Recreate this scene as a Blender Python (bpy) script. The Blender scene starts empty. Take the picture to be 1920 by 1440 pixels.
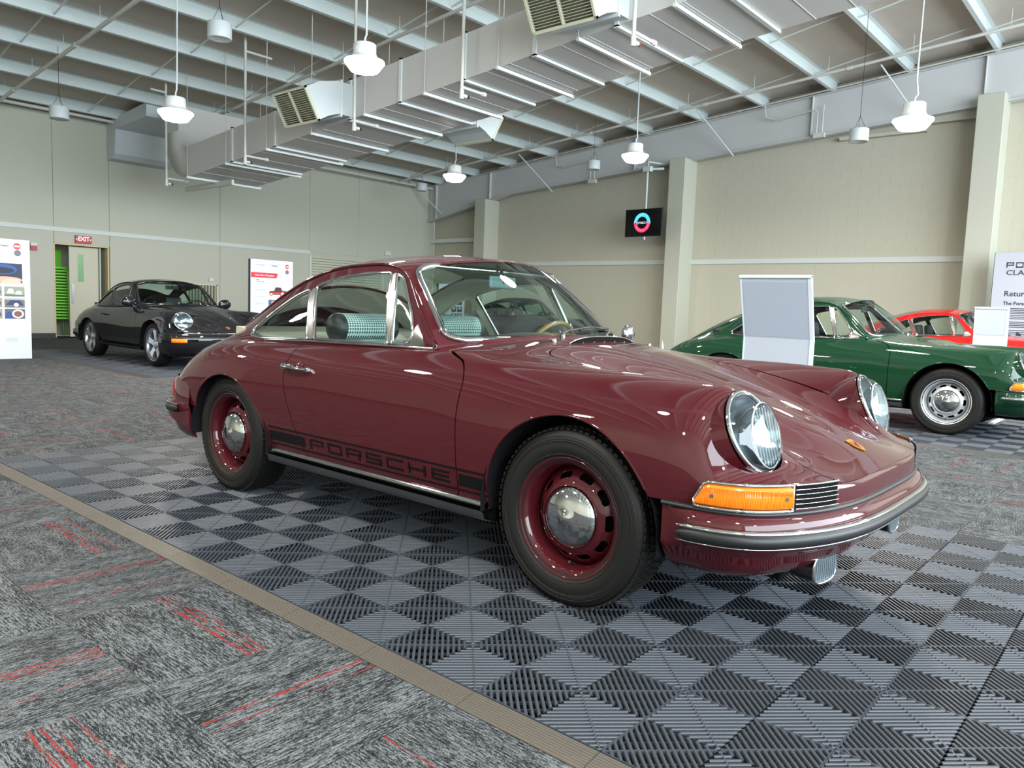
import bpy, bmesh, math, random
import numpy as np
from mathutils import Vector, Matrix
random.seed(7); np.random.seed(7)
SC=bpy.context.scene; COL=SC.collection
R=math.radians; PI=math.pi
# ------------------------------------------------------------------ camera, light, exposure
cam=bpy.data.cameras.new('camera'); camo=bpy.data.objects.new('camera',cam); COL.objects.link(camo)
cam.sensor_fit='HORIZONTAL'; cam.sensor_width=36.0; cam.lens=36.0*1448.26/1920.0; cam.clip_start=0.02; cam.clip_end=200
def cam_matrix(loc,pitch,roll,yaw):
    f=Vector((math.cos(yaw)*math.cos(pitch),math.sin(yaw)*math.cos(pitch),-math.sin(pitch)))
    s=f.cross(Vector((0,0,1))).normalized(); u=s.cross(f)
    s2=s*math.cos(roll)+u*math.sin(roll); u2=-s*math.sin(roll)+u*math.cos(roll)
    m=Matrix((s2,u2,-f)).transposed().to_4x4(); m.translation=Vector(loc); return m
camo.matrix_world=cam_matrix((1.3295,-1.4468,1.0141),R(5.611),R(2.1266),R(130.621))
SC.camera=camo
SC.view_settings.view_transform='Standard'; SC.view_settings.look='None'
SC.view_settings.gamma=1.0; SC.view_settings.use_curve_mapping=False
SC.view_settings.exposure=0.3
SC.cycles.max_bounces=8; SC.cycles.diffuse_bounces=4; SC.cycles.glossy_bounces=4; SC.cycles.transmission_bounces=6; SC.cycles.transparent_max_bounces=16
SC.cycles.sample_clamp_indirect=6.0; SC.cycles.caustics_reflective=False; SC.cycles.caustics_refractive=False
wd=bpy.data.worlds.new('sky'); SC.world=wd; wd.use_nodes=True
wd.node_tree.nodes['Background'].inputs[0].default_value=(0.82,0.92,1.0,1); wd.node_tree.nodes['Background'].inputs[1].default_value=1.0
def area(name,loc,rot,sx,sy,power,col):
    l=bpy.data.lights.new(name,'AREA'); l.shape='RECTANGLE'; l.size=sx; l.size_y=sy; l.energy=power; l.color=col
    o=bpy.data.objects.new(name,l); COL.objects.link(o); o.location=loc; o.rotation_euler=rot; o['kind']='helper'; return o
# daylight through the glazed front wall (x=+9.5)
DAY=(0.80,0.91,1.0)
area('window_daylight',(9.3,3.5,3.6),(0,R(90),0),6.0,23.0,4300,DAY)
# ------------------------------------------------------------------ helpers
def tag(o,label=None,cat=None,group=None,kind=None):
    if label: o['label']=label
    if cat: o['category']=cat
    if group: o['group']=group
    if kind: o['kind']=kind
    return o
def empty(name,loc=(0,0,0),rz=0,parent=None):
    o=bpy.data.objects.new(name,None); COL.objects.link(o); o.location=loc; o.rotation_euler=(0,0,rz); o.empty_display_size=.1
    if parent: o.parent=parent
    return o
def setsmooth(me,smooth):
    me.polygons.foreach_set('use_smooth',[smooth]*len(me.polygons))
def link(name,me,parent=None):
    o=bpy.data.objects.new(name,me); COL.objects.link(o)
    if parent: o.parent=parent
    return o
class MB:
    """collects simple shapes into one mesh"""
    def __init__(s): s.v=[]; s.f=[]; s.sm=[]
    def add(s,vs,fs,smooth=False):
        b=len(s.v); s.v.extend([tuple(p) for p in vs]); s.f.extend([tuple(i+b for i in f) for f in fs]); s.sm.extend([smooth]*len(fs)); return s
    def box(s,c,d,rot=None):
        x,y,z=d[0]/2,d[1]/2,d[2]/2
        vs=[Vector(p) for p in [(-x,-y,-z),(x,-y,-z),(x,y,-z),(-x,y,-z),(-x,-y,z),(x,-y,z),(x,y,z),(-x,y,z)]]
        if rot is not None: vs=[rot@p for p in vs]
        c=Vector(c); vs=[p+c for p in vs]
        return s.add(vs,[(0,3,2,1),(4,5,6,7),(0,1,5,4),(1,2,6,5),(2,3,7,6),(3,0,4,7)])
    def bbox(s,x0,x1,y0,y1,z0,z1): return s.box(((x0+x1)/2,(y0+y1)/2,(z0+z1)/2),(abs(x1-x0),abs(y1-y0),abs(z1-z0)))
    def quad(s,a,b,c,d): return s.add([a,b,c,d],[(0,1,2,3)])
    def tube(s,pts,r,n=8,closed=False,cap=True,sq=1.0):
        P=[Vector(p) for p in pts]; m=len(P); rings=[]
        up=None
        for i in range(m):
            if closed: t=(P[(i+1)%m]-P[(i-1)%m])
            else: t=(P[min(i+1,m-1)]-P[max(i-1,0)])
            t=t.normalized() if t.length>1e-9 else Vector((1,0,0))
            if up is None:
                up=Vector((0,0,1)) if abs(t.z)<.9 else Vector((1,0,0))
            a=t.cross(up)
            if a.length<1e-6: a=t.cross(Vector((0,1,0)))
            a.normalize(); b=a.cross(t).normalized(); up=b
            rr=r[i] if hasattr(r,'__len__') else r
            rings.append([P[i]+a*(rr*math.cos(2*PI*k/n))+b*(rr*sq*math.sin(2*PI*k/n)) for k in range(n)])
        vs=[p for rg in rings for p in rg]; fs=[]
        for i in range(m if closed else m-1):
            j=(i+1)%m
            for k in range(n):
                l=(k+1)%n; fs.append((i*n+k,i*n+l,j*n+l,j*n+k))
        s.add(vs,fs,True)
        if cap and not closed:
            s.add(rings[0],[tuple(range(n-1,-1,-1))][:1]); s.add(rings[-1],[tuple(range(n))])
        return s
    def cyl(s,a,b,r,n=12): return s.tube([a,b],r,n)
    def lathe(s,prof,n=32,M=None,smooth=True):
        """prof: (radius, height) list, about local z; M maps to place"""
        vs=[];fs=[];m=len(prof)
        for (rr,h) in prof:
            for k in range(n):
                a=2*PI*k/n; vs.append(Vector((rr*math.cos(a),rr*math.sin(a),h)))
        for i in range(m-1):
            for k in range(n):
                l=(k+1)%n; fs.append((i*n+k,i*n+l,(i+1)*n+l,(i+1)*n+k))
        if M is not None: vs=[M@p for p in vs]
        return s.add(vs,fs,smooth)
    def disc(s,c,r,M=None,n=24):
        vs=[Vector((r*math.cos(2*PI*k/n),r*math.sin(2*PI*k/n),0))+Vector(c) for k in range(n)]
        if M is not None: vs=[M@p for p in vs]
        return s.add(vs,[tuple(range(n))])
    def mesh(s,name,mat):
        me=bpy.data.meshes.new(name); me.from_pydata([tuple(p) for p in s.v],[],s.f)
        me.polygons.foreach_set('use_smooth',s.sm)
        if mat: me.materials.append(mat)
        me.update(); return me
    def build(s,name,mat,parent=None): return link(name,s.mesh(name,mat),parent)
def bev(o,w,seg=2,angle=40):
    m=o.modifiers.new('bevel','BEVEL'); m.width=w; m.segments=seg; m.limit_method='ANGLE'; m.angle_limit=R(angle); m.harden_normals=False; return o
# ------------------------------------------------------------------ materials
MATS={}
def mat(name,col,rough=.5,metal=0,coat=0,spec=.5,emit=None,estr=0,trans=0,ior=1.45,coat_rough=.03,bump=None):
    if name in MATS: return MATS[name]
    m=bpy.data.materials.new(name); m.use_nodes=True; nt=m.node_tree; b=nt.nodes['Principled BSDF']
    b.inputs['Base Color'].default_value=(*col,1); b.inputs['Roughness'].default_value=rough; b.inputs['Metallic'].default_value=metal
    b.inputs['Coat Weight'].default_value=coat; b.inputs['Coat Roughness'].default_value=coat_rough; b.inputs['Specular IOR Level'].default_value=spec
    b.inputs['IOR'].default_value=ior; b.inputs['Transmission Weight'].default_value=trans
    if emit: b.inputs['Emission Color'].default_value=(*emit,1); b.inputs['Emission Strength'].default_value=estr
    if bump:
        n=nt.nodes.new('ShaderNodeTexNoise'); n.inputs['Scale'].default_value=bump[0]; n.inputs['Detail'].default_value=4
        t=nt.nodes.new('ShaderNodeTexCoord'); nt.links.new(t.outputs['Object'],n.inputs['Vector'])
        bp=nt.nodes.new('ShaderNodeBump'); bp.inputs['Strength'].default_value=bump[1]; bp.inputs['Distance'].default_value=bump[2]
        nt.links.new(n.outputs['Fac'],bp.inputs['Height']); nt.links.new(bp.outputs['Normal'],b.inputs['Normal'])
    MATS[name]=m; return m
def srgb(r,g,b):
    f=lambda c:(c/255/12.92) if c/255<=.04045 else ((c/255+.055)/1.055)**2.4
    return (f(r),f(g),f(b))
def glassmat(name,tint=(.82,.9,.87),refl=.045,rough=0.0):
    if name in MATS: return MATS[name]
    m=bpy.data.materials.new(name); m.use_nodes=True; nt=m.node_tree; nt.nodes.clear()
    out=nt.nodes.new('ShaderNodeOutputMaterial'); mx=nt.nodes.new('ShaderNodeMixShader'); tr=nt.nodes.new('ShaderNodeBsdfTransparent')
    gl=nt.nodes.new('ShaderNodeBsdfGlossy'); gl.inputs['Roughness'].default_value=rough; tr.inputs[0].default_value=(*tint,1)
    lw=nt.nodes.new('ShaderNodeLayerWeight'); lw.inputs[0].default_value=.5
    pw=nt.nodes.new('ShaderNodeMath'); pw.operation='POWER'; pw.inputs[1].default_value=5.0; nt.links.new(lw.outputs['Facing'],pw.inputs[0])
    fr=nt.nodes.new('ShaderNodeMath'); fr.operation='MULTIPLY_ADD'; fr.inputs[1].default_value=.92; fr.inputs[2].default_value=refl+.03; fr.use_clamp=True; nt.links.new(pw.outputs[0],fr.inputs[0])
    nt.links.new(fr.outputs[0],mx.inputs[0]); nt.links.new(tr.outputs[0],mx.inputs[1]); nt.links.new(gl.outputs[0],mx.inputs[2]); nt.links.new(mx.outputs[0],out.inputs[0])
    MATS[name]=m; return m
CHROME=mat('chrome',(.58,.59,.60),.06,1.0); SATIN=mat('satin_aluminium',(.36,.36,.35),.25,1.0)
RUBBER=mat('black_rubber',(.008,.009,.010),.45,bump=(300,.15,.001)); BLACKP=mat('black_plastic',(.012,.012,.013),.35)
BLACK=mat('matt_black',(.004,.004,.004),.9,spec=.1); TIRE=mat('tire_rubber',(.0065,.0064,.006),.55,spec=.35,bump=(120,.1,.0006))
WHITE=mat('white_paint_metal',srgb(205,212,212),.45); 
# ------------------------------------------------------------------ room setting
CARPET_Z=-0.018
XB,YR,XF,YN=-17.3,16.12,9.5,-9.0      # back wall, right wall, front wall, near wall
def roofz(x,off=0.0): return 4.79+0.0872*(x+17.0)+off
BEIGE=mat('beige_wall_paint',srgb(187,187,171),.62,bump=(45,.12,.002))
BEIGE2=mat('beige_block_paint',srgb(190,186,168),.5,bump=(70,.35,.003))
TRIMW=mat('pale_trim_paint',srgb(205,212,206),.5)
DECK=mat('roof_insulation',srgb(192,184,172),.8,bump=(3,.6,.03))
PURL=mat('purlin_paint',srgb(202,212,210),.5)
DUCT=mat('painted_duct',srgb(206,204,200),.42,bump=(2.5,.2,.01)); DUCTJ=mat('duct_joint',srgb(222,228,226),.45)
def carpet_material():
    m=bpy.data.materials.new('carpet'); m.use_nodes=True; nt=m.node_tree; L=nt.links.new
    b=nt.nodes['Principled BSDF']; b.inputs['Roughness'].default_value=.95; b.inputs['Specular IOR Level'].default_value=.15
    N=nt.nodes.new
    def math_(op,a,bv=None,c=None):
        n=N('ShaderNodeMath'); n.operation=op
        for i,v in enumerate((a,bv,c)):
            if v is None: continue
            if isinstance(v,(int,float)): n.inputs[i].default_value=v
            else: L(v,n.inputs[i])
        return n.outputs[0]
    geo=N('ShaderNodeNewGeometry'); sep=N('ShaderNodeSeparateXYZ'); L(geo.outputs['Position'],sep.inputs[0])
    T=.605; x=math_('DIVIDE',math_('SUBTRACT',sep.outputs[0],-.0236),T); y=math_('DIVIDE',math_('SUBTRACT',sep.outputs[1],.036),T)
    cx=math_('FLOOR',x); cy=math_('FLOOR',y); fx=math_('SUBTRACT',x,cx); fy=math_('SUBTRACT',y,cy)
    par=math_('MODULO',math_('ADD',math_('ADD',cx,cy),1000.0),2.0)       # 0: yarn runs along y, 1: along x
    par=math_('GREATER_THAN',par,.5)
    def mix(f,a,bb):  # a*(1-f)+b*f
        return math_('ADD',math_('MULTIPLY',a,math_('SUBTRACT',1.0,f)),math_('MULTIPLY',bb,f))
    lo=mix(par,fy,fx); ac=mix(par,fx,fy)                                   # along yarn / across yarn, 0..1
    # random number per tile
    wn=N('ShaderNodeTexWhiteNoise'); wn.noise_dimensions='2D'; cb=N('ShaderNodeCombineXYZ'); L(cx,cb.inputs[0]); L(cy,cb.inputs[1]); L(cb.outputs[0],wn.inputs['Vector'])
    rnd=wn.outputs['Value']; off=math_('MULTIPLY',rnd,57.0)
    def noise(sa,sc,scale,detail,seed=0.0,rough=.5):
        c=N('ShaderNodeCombineXYZ'); L(math_('ADD',math_('MULTIPLY',lo,sa),off),c.inputs[0]); L(math_('ADD',math_('MULTIPLY',ac,sc),seed),c.inputs[1]); L(off,c.inputs[2])
        n=N('ShaderNodeTexNoise'); n.inputs['Scale'].default_value=scale; n.inputs['Detail'].default_value=detail; n.inputs['Roughness'].default_value=rough; L(c.outputs[0],n.inputs['Vector']); return n.outputs['Fac']
    a=noise(22,120,1.0,3,0,.75); f=noise(110,260,1.0,1,3.0); w=noise(4,12,1.0,2,9.0)
    v=math_('ADD',math_('ADD',math_('MULTIPLY',a,.95),math_('MULTIPLY',f,.55)),math_('MULTIPLY',w,.28))
    row=math_('SINE',math_('MULTIPLY',ac,2*PI*62)); v=math_('ADD',v,math_('MULTIPLY',row,.035))
    cr=N('ShaderNodeValToRGB'); L(v,cr.inputs[0]); e=cr.color_ramp.elements
    e[0].position=.77; e[0].color=(*srgb(18,20,22),1); e[1].position=1.06; e[1].color=(*srgb(100,105,107),1)
    k=cr.color_ramp.elements.new(.89); k.color=(*srgb(56,59,61),1)
    # red accent yarns: a few thin lines across the tile, broken along the yarn
    red=None
    for i,(ps,wd_) in enumerate([(.26,.013),(.305,.008),(.345,.005),(.66,.007)]):
        c=math_('ADD',ps,math_('MULTIPLY',math_('FRACT',math_('MULTIPLY',rnd,7.3+(3.1 if i==3 else 0))),.30))
        d=math_('ABSOLUTE',math_('SUBTRACT',ac,c)); on=math_('LESS_THAN',d,wd_)
        have=math_('GREATER_THAN',math_('FRACT',math_('MULTIPLY',rnd,11.7+5.3*i)),.30 if i<3 else .55)
        on=math_('MULTIPLY',on,have); red=on if red is None else math_('MAXIMUM',red,on)
    br=noise(9,110,1.0,2,21.0); red=math_('MULTIPLY',red,math_('GREATER_THAN',br,.49))
    mc=N('ShaderNodeMixRGB'); L(math_('MULTIPLY',red,.86),mc.inputs[0]); L(cr.outputs[0],mc.inputs[1]); mc.inputs[2].default_value=(*srgb(118,34,32),1)
    L(mc.outputs[0],b.inputs['Base Color'])
    bp=N('ShaderNodeBump'); bp.inputs['Strength'].default_value=.5; bp.inputs['Distance'].default_value=.002; L(v,bp.inputs['Height']); L(bp.outputs[0],b.inputs['Normal'])
    return m
CARPET=carpet_material()
def structure(name,mb,m,parent=None): 
    o=mb.build(name,m,parent)
    if not parent: tag(o,kind='structure')
    return o
fl=MB(); fl.bbox(XB-1.2,XF,YN,YR+.3,-.30,CARPET_Z-.006); floor=structure('floor',fl,BLACK)
# carpet tiles, the 300 nearest in view as separate pieces
T=.605; g=.0009
tm=MB(); tm.bbox(-T/2+g,T/2-g,-T/2+g,T/2-g,-.0065,0.0); tile_me=tm.mesh('carpet_tile',CARPET)
camp=np.array([1.3295,-1.4468]); cyaw=R(130.621); fw=np.array([math.cos(cyaw),math.sin(cyaw)])
cells=[]
for i in range(int((XB-1)/T)-1,int(XF/T)+1):
    for j in range(int(YN/T)-1,int(YR/T)+1):
        c=np.array([-.0236+(i+.5)*T,.036+(j+.5)*T]); 
        if c[0]<XB-.9 or c[0]>XF or c[1]<YN or c[1]>YR: continue
        d=c-camp; dist=math.hypot(*d); az=math.degrees(math.acos(max(-1,min(1,float(d@fw)/dist))))
        on_mat=(-3.7<c[0]<1.7 and .3<c[1]<2.5)
        vis= dist<16 and az<38+30/dist and dist>.9 and not on_mat
        cells.append((not vis,dist,c))
cells.sort(key=lambda t:(t[0],t[1])); rest=MB()
for n,(nv,dist,c) in enumerate(cells):
    if n<300 and not nv:
        o=link('carpet_tile',tile_me,floor); o.location=(c[0],c[1],CARPET_Z)
    else: rest.bbox(c[0]-T/2+g,c[0]+T/2-g,c[1]-T/2+g,c[1]+T/2-g,CARPET_Z-.0065,CARPET_Z)
tag(rest.build('carpet_tiles_beyond',CARPET,floor),kind='stuff')
# back wall (x=XB) of flat panels with seams
wb=MB(); wb.bbox(XB-.06,XB-.05,YN,4.87,0,5.2); wb.bbox(XB-.06,XB-.05,6.0,YR,0,5.2); wb.bbox(XB-.06,XB-.05,4.87,6.0,2.05,5.2)
wall_back=structure('wall_back',wb,BEIGE)
def panel(parent,x0,x1,y0,y1,z0,z1,m=BEIGE,b=.006,name='wall_panel'):
    mb=MB(); mb.bbox(x0,x1,y0,y1,z0,z1); o=mb.build(name,m,parent); bev(o,b,1); return o
seams=[YN,-6.,-3.4,-.7,2.1,4.865,6.02,8.7,11.36,13.05,YR]
for a,b_ in zip(seams[:-1],seams[1:]):
    vis_seam=.0025
    panel(wall_back,XB-.05,XB,a+vis_seam,b_-vis_seam,2.36,4.98)
    if a==4.865: panel(wall_back,XB-.05,XB,a+.004,b_-.004,2.06,2.32)
    elif abs(a-11.36)<.01: panel(wall_back,XB-.05,XB,14.0,YR,0,2.36); panel(wall_back,XB-.05,XB,11.36,14.0,2.27,2.36)
    elif a>13: pass
    else: panel(wall_back,XB-.05,XB,a+vis_seam,b_-vis_seam,0,2.32)
tr=MB(); tr.bbox(XB,XB+.03,YN,11.38,2.31,2.40); structure('trim_1',tr,TRIMW)
bb=MB(); bb.bbox(XB,XB+.02,YN,4.86,CARPET_Z,.10); bb.bbox(XB,XB+.02,6.04,11.3,CARPET_Z,.10); structure('baseboard_back',bb,BLACKP)
# right wall (y=YR): painted block
wr=MB(); wr.bbox(XB,XF,YR-.0025,YR+.2,CARPET_Z,7.6); wall_right=structure('wall_right',wr,BEIGE2)
BW,BH=.4064,.2032
bm_=MB(); bm_.box((0,.02,0),(BW-.0030,.05,BH-.0030)); block_me=bm_.mesh('concrete_block',BEIGE2)
nb=0; restb=MB()
def topz(x): return roofz(x)-.02
for bay,(xa,xb_) in enumerate([(-14.5,-8.45),(-8.0,-1.96),(-1.5,3.2)]):
    r=0
    while r*BH<6.6:
        z=r*BH+BH/2; n=int((xb_-xa)/BW)+2
        for k in range(n):
            x=xa+(k+(.5 if r%2 else 0))*BW
            if x>xb_-.02 or x<xa-.01 or z>topz(x)+.1: continue
            if bay==1 and 0.95<z<5.4 and nb<300:
                o=link('concrete_block',block_me,wall_right); o.location=(x,YR,z); nb+=1
            else: restb.box((x,YR+.02,z),(BW-.0030,.05,BH-.0030))
        r+=1
tag(restb.build('concrete_blocks_beyond',BEIGE2,wall_right),kind='stuff')
for i,(a,b_) in enumerate([(XB,-14.93),(-14.5,-8.43),(-8.0,-1.95),(-1.5,6.0)]):
    t=MB(); t.bbox(a,b_,YR-.045,YR-.012,2.26,2.37); structure('trim_%d'%(i+2),t,TRIMW)
for i,(a,b_) in enumerate([(-14.93,-14.5),(-8.43,-8.0),(-1.95,-1.5),(4.6,5.05)]):
    t=MB(); t.bbox(a,b_,15.5,YR,CARPET_Z,roofz((a+b_)/2)-.80); o=structure('pillar_%d'%(i+1),t,BEIGE); bev(o,.01,1)
# sloped steel rafter running along the right wall
def slab_xz(pts,y0,y1):
    n=len(pts); vs=[(x,y0,z) for x,z in pts]+[(x,y1,z) for x,z in pts]
    fs=[tuple(range(n)),tuple(range(2*n-1,n-1,-1))]+[((i+1)%n,i,n+i,n+(i+1)%n) for i in range(n)]
    return vs,fs
RAFT=mat('rafter_paint',srgb(196,197,196),.5)
def rafter(y,name):
    m=MB(); top=lambda x:roofz(x); bot=lambda x: 3.66+.19*(x+17.3) if x<-13.9 else 4.306+.0735*(x+13.9)
    xs=[XB+.02,-15.5,-13.9,-9,-5,-1,3,XF]
    m.add(*slab_xz([(x,bot(x)) for x in xs]+[(x,top(x)) for x in reversed(xs)],y-.012,y+.012))
    for fn in (top,bot): m.add(*slab_xz([(x,fn(x)-.012) for x in xs]+[(x,fn(x)+.012) for x in reversed(xs)],y-.10,y+.10))
    for x in (-16.9,-14.6,-9.6,-5.15,-1.9): m.bbox(x-.006,x+.006,y-.09,y-.01,bot(x),top(x))
    return structure(name,m,RAFT)
rafter(15.85,'beam_1'); rafter(-2.3,'beam_2')
st=MB(); st.bbox(XB,-14.93,15.9,16.1,3.0,3.12); structure('trim_6',st,TRIMW)
# small ledges where the block wall steps under the rafter
lm_=MB(); lm_.bbox(-4.6,-2.9,15.98,16.13,4.86,4.93); lm_.bbox(-3.3,-1.95,15.95,16.13,5.0,5.16); structure('trim_7',lm_,BEIGE)
# front wall and near wall: glazed daylight openings, seen only as light and reflections
wf=MB(); wf.bbox(XF,XF+.2,YN,YR,CARPET_Z,.45); wf.bbox(XF,XF+.2,YN,YR,6.7,7.9)
for y in np.arange(YN,YR+.1,2.5): wf.bbox(XF-.05,XF+.15,y-.12,y+.12,.4,6.8)
structure('wall_front',wf,BEIGE)
wn_=MB(); wn_.bbox(XB,XF,YN-.2,YN,CARPET_Z,7.9); structure('wall_near',wn_,BEIGE)
# ceiling: insulation boards between steel purlins
ce=MB(); ce.add(*slab_xz([(XB-.3,roofz(XB-.3,.30)),(XF+.3,roofz(XF+.3,.30)),(XF+.3,roofz(XF+.3,.36)),(XB-.3,roofz(XB-.3,.36))],YN-.3,YR+.3)); ceiling=structure('ceiling',ce,BLACK)
PX=[-9.2+1.5*k for k in range(-5,13)]
tilt=math.atan(.0872)
pm=MB()   # Z purlin, local x across, y along
Lp=15.95-YN; yc=(15.95+YN)/2
pm.bbox(-.0015,.0015,-Lp/2,Lp/2,0,.21); pm.bbox(-.065,0,-Lp/2,Lp/2,0,.004); pm.bbox(0,.065,-Lp/2,Lp/2,.206,.21); pm.bbox(-.065,-.062,-Lp/2,Lp/2,0,.018)
pur=pm.mesh('purlin',PURL)
bd=MB(); bd.bbox(-.745,.745,-(YR+.3-YN)/2,(YR+.3-YN)/2,0,.03); bdm=bd.mesh('ceiling_board',DECK)
for x in PX:
    o=link('purlin',pur,ceiling); o.location=(x,yc,roofz(x)); o.rotation_euler=(0,-tilt,0)
    o=link('ceiling_board',bdm,ceiling); o.location=(x+.75,(YR+.3+YN)/2,roofz(x+.75,.215)); o.rotation_euler=(0,-tilt,0)
o=link('ceiling_board',bdm,ceiling); o.location=(PX[0]-.75,(YR+.3+YN)/2,roofz(PX[0]-.75,.215)); o.rotation_euler=(0,-tilt,0)
br=MB(); br.tube([(0,0,.03),(1.5,0,.18)],.014,6); brm=br.mesh('bridging_rod',PURL)
br2=MB(); br2.tube([(0,0,.18),(1.5,0,.03)],.014,6); brm2=br2.mesh('bridging_rod',PURL)
for k,x in enumerate(PX[:-1]):
    for y in (-4.5,1.0,3.2,5.37,7.3,9.7,12.3,14.5):
        o=link('bridging_rod',brm,ceiling); o.location=(x,y+.0,roofz(x)); o.rotation_euler=(0,-tilt,0)
# ------------------------------------------------------------------ ceiling services
GALV=mat('pipe_paint',srgb(203,203,196),.45)
def pipe_thing(name,label,cat,pts,r,group=None,couplings=()):
    root=empty(name,pts[0]); tag(root,label,cat,group); o0=Vector(pts[0])
    m=MB(); m.tube([Vector(p)-o0 for p in pts],r,10); m.build('pipe',GALV,root)
    for c,d in couplings:
        q=MB(); c=Vector(c)-o0; d=Vector(d).normalized(); q.cyl(c-d*.05,c+d*.05,r*1.35,10); q.build('coupling',GALV,root)
    return root
def sloped(y,x0,x1,off,n=2): return [(x,y,roofz(x)+off) for x in np.linspace(x0,x1,n)]
for (y,x0,x1,off,r,lab) in [(3.72,-17.1,-2,-.12,.032,'pale sprinkler pipe crossing the purlins nearest the round white speaker cans'),
        (7.2,-15.5,-4.,-.12,.03,'pale sprinkler pipe passing behind the first duct grille'),
        (14.2,-17.2,3,-.12,.03,'long sprinkler pipe hung below the purlins along the block wall'),
        (15.5,-14.,3,-.03,.016,'thin conduit just under the roof beside the big rafter')]:
    cps=[((x,y,roofz(x)+off),(1,0,.087)) for x in np.arange(x0+1.3,x1,3.0)]
    rt=pipe_thing('sprinkler_pipe' if r>.02 else 'conduit',lab,'pipe',sloped(y,x0,x1,off),r,couplings=cps)
    for x in PX:
        if x0<x<x1 and r>.02:
            q=MB(); o0=rt.location; q.cyl(Vector((x+.4,y,roofz(x)+off))-o0,Vector((x+.4,y,roofz(x+.4)+.2))-o0,.006,6); q.build('hanger_rod',GALV,rt)
pp=pipe_thing('sprinkler_pipe','pipe lying along the top of the back wall above the exit door','pipe',[(XB+.35,-2,4.78),(XB+.35,6.9,4.78)],.035)
pp2=pipe_thing('sprinkler_pipe','thin pipe along the back wall top right of the duct end','pipe',[(XB+.4,8.4,4.66),(XB+.4,15.6,4.66)],.03)
# drops with a stub and sprinkler head
for i,(x,zb) in enumerate([(-14.0,3.18),(-11.1,3.33),(-8.1,3.54),(-5.9,3.68),(-3.35,3.86)]):
    y=5.78; o0=Vector((x,y,zb)); lab=['pipe drop with a capped stub beside the rounded duct elbow','pipe drop between the hanging lamp and the first duct grille','pipe drop just behind the nearest hanging lamp','pipe drop in front of the middle of the duct','pipe drop with red cap beside the second duct grille'][i]
    rt=empty('pipe_drop',o0); tag(rt,lab,'pipe','sprinkler drops in front of the duct')
    zt=roofz(x)-.12
    m=MB(); m.tube([(0,0,0),(0,0,zt-zb+.30)],.022,10); m.tube([(0,0,zt-zb),(.0,.5 if i%2 else -.3,zt-zb)],.022,10); m.build('pipe',GALV,rt)
    m=MB(); m.tube([(0,0,.12),(.0,.40,.12)],.02,10); m.cyl((0,.38,.12),(0,.44,.12),.03,10); m.build('stub',GALV,rt)
    m=MB(); m.cyl((0,0,-.03),(0,0,.08),.03,10); m.cyl((0,0,.02),(0,.09,.02),.024,10); m.build('elbow',GALV,rt)
    m=MB(); m.cyl((0,.09,.02),(0,.125,.02),.022,10); m.build('cap',mat('red_plastic',srgb(150,40,40),.4) if i==4 else BLACKP,rt)
# main duct
dz=lambda x: 3.05+.0872*(x+17)
duct=empty('air_duct',(-13.7,6.05,dz(-13.7))); tag(duct,'long white rectangular air duct sloping up under the roof','duct')
def dloc(x,y,z): return (x+13.7,y-6.05,z-dz(-13.7))
H,W=.58,1.45
joints=[-13.7,-12.0,-10.6,-8.55,-7.4,-6.13,-4.93,-3.75,-2.5,-1.2,.2,1.6]
for a,b_ in zip(joints[:-1],joints[1:]):
    pts=[(a,dz(a)),(b_,dz(b_)),(b_,dz(b_)+H),(a,dz(a)+H)]
    v,f=slab_xz(pts,6.05,6.05+W); m=MB(); m.add([dloc(*p) for p in v],f)
    # pressed cross seams under the section
    for t in (.33,.66):
        x=a+(b_-a)*t; m.add(*[([dloc(*p) for p in slab_xz([(x-.006,dz(x)-.005),(x+.006,dz(x)-.005),(x+.006,dz(x)+.001),(x-.006,dz(x)+.001)],6.05,6.05+W)[0]]),slab_xz([(0,0),(1,0),(1,1),(0,1)],0,1)[1]])
    m.build('duct_section',DUCT,duct)
for x in joints[1:-1]:
    m=MB(); z=dz(x); e=.02
    for (y0,y1,z0,z1) in [(6.05-e,6.05+.01,z-e,z+H+e),(6.05-e,6.05+W+.02,z-e-.012,z-.001),(6.05-e,6.05+W+e,z+H,z+H+e)]:
        m.bbox(x-.028+13.7,x+.028+13.7,y0-6.05,y1-6.05,z0-dz(-13.7),z1-dz(-13.7))
    m.build('flange',DUCTJ,duct)
for x in (-13.6,-12.15,-10.8,-9.5,-8.15,-6.85,-5.5,-4.25,-3.0):
    m=MB(); z=dz(x); m.bbox(x-.02+13.7,x+.02+13.7,-.06,W+.10,z-.045-dz(-13.7),z-.006-dz(-13.7)); m.build('support_channel',DUCTJ,duct)
    for yy in (-.045,W+.08):
        m=MB(); m.cyl((x+13.7,yy,z-.05-dz(-13.7)),(x+13.7,yy,roofz(x)+.2-dz(-13.7)),.007,6); m.build('hanger_rod',GALV,duct)
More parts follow.
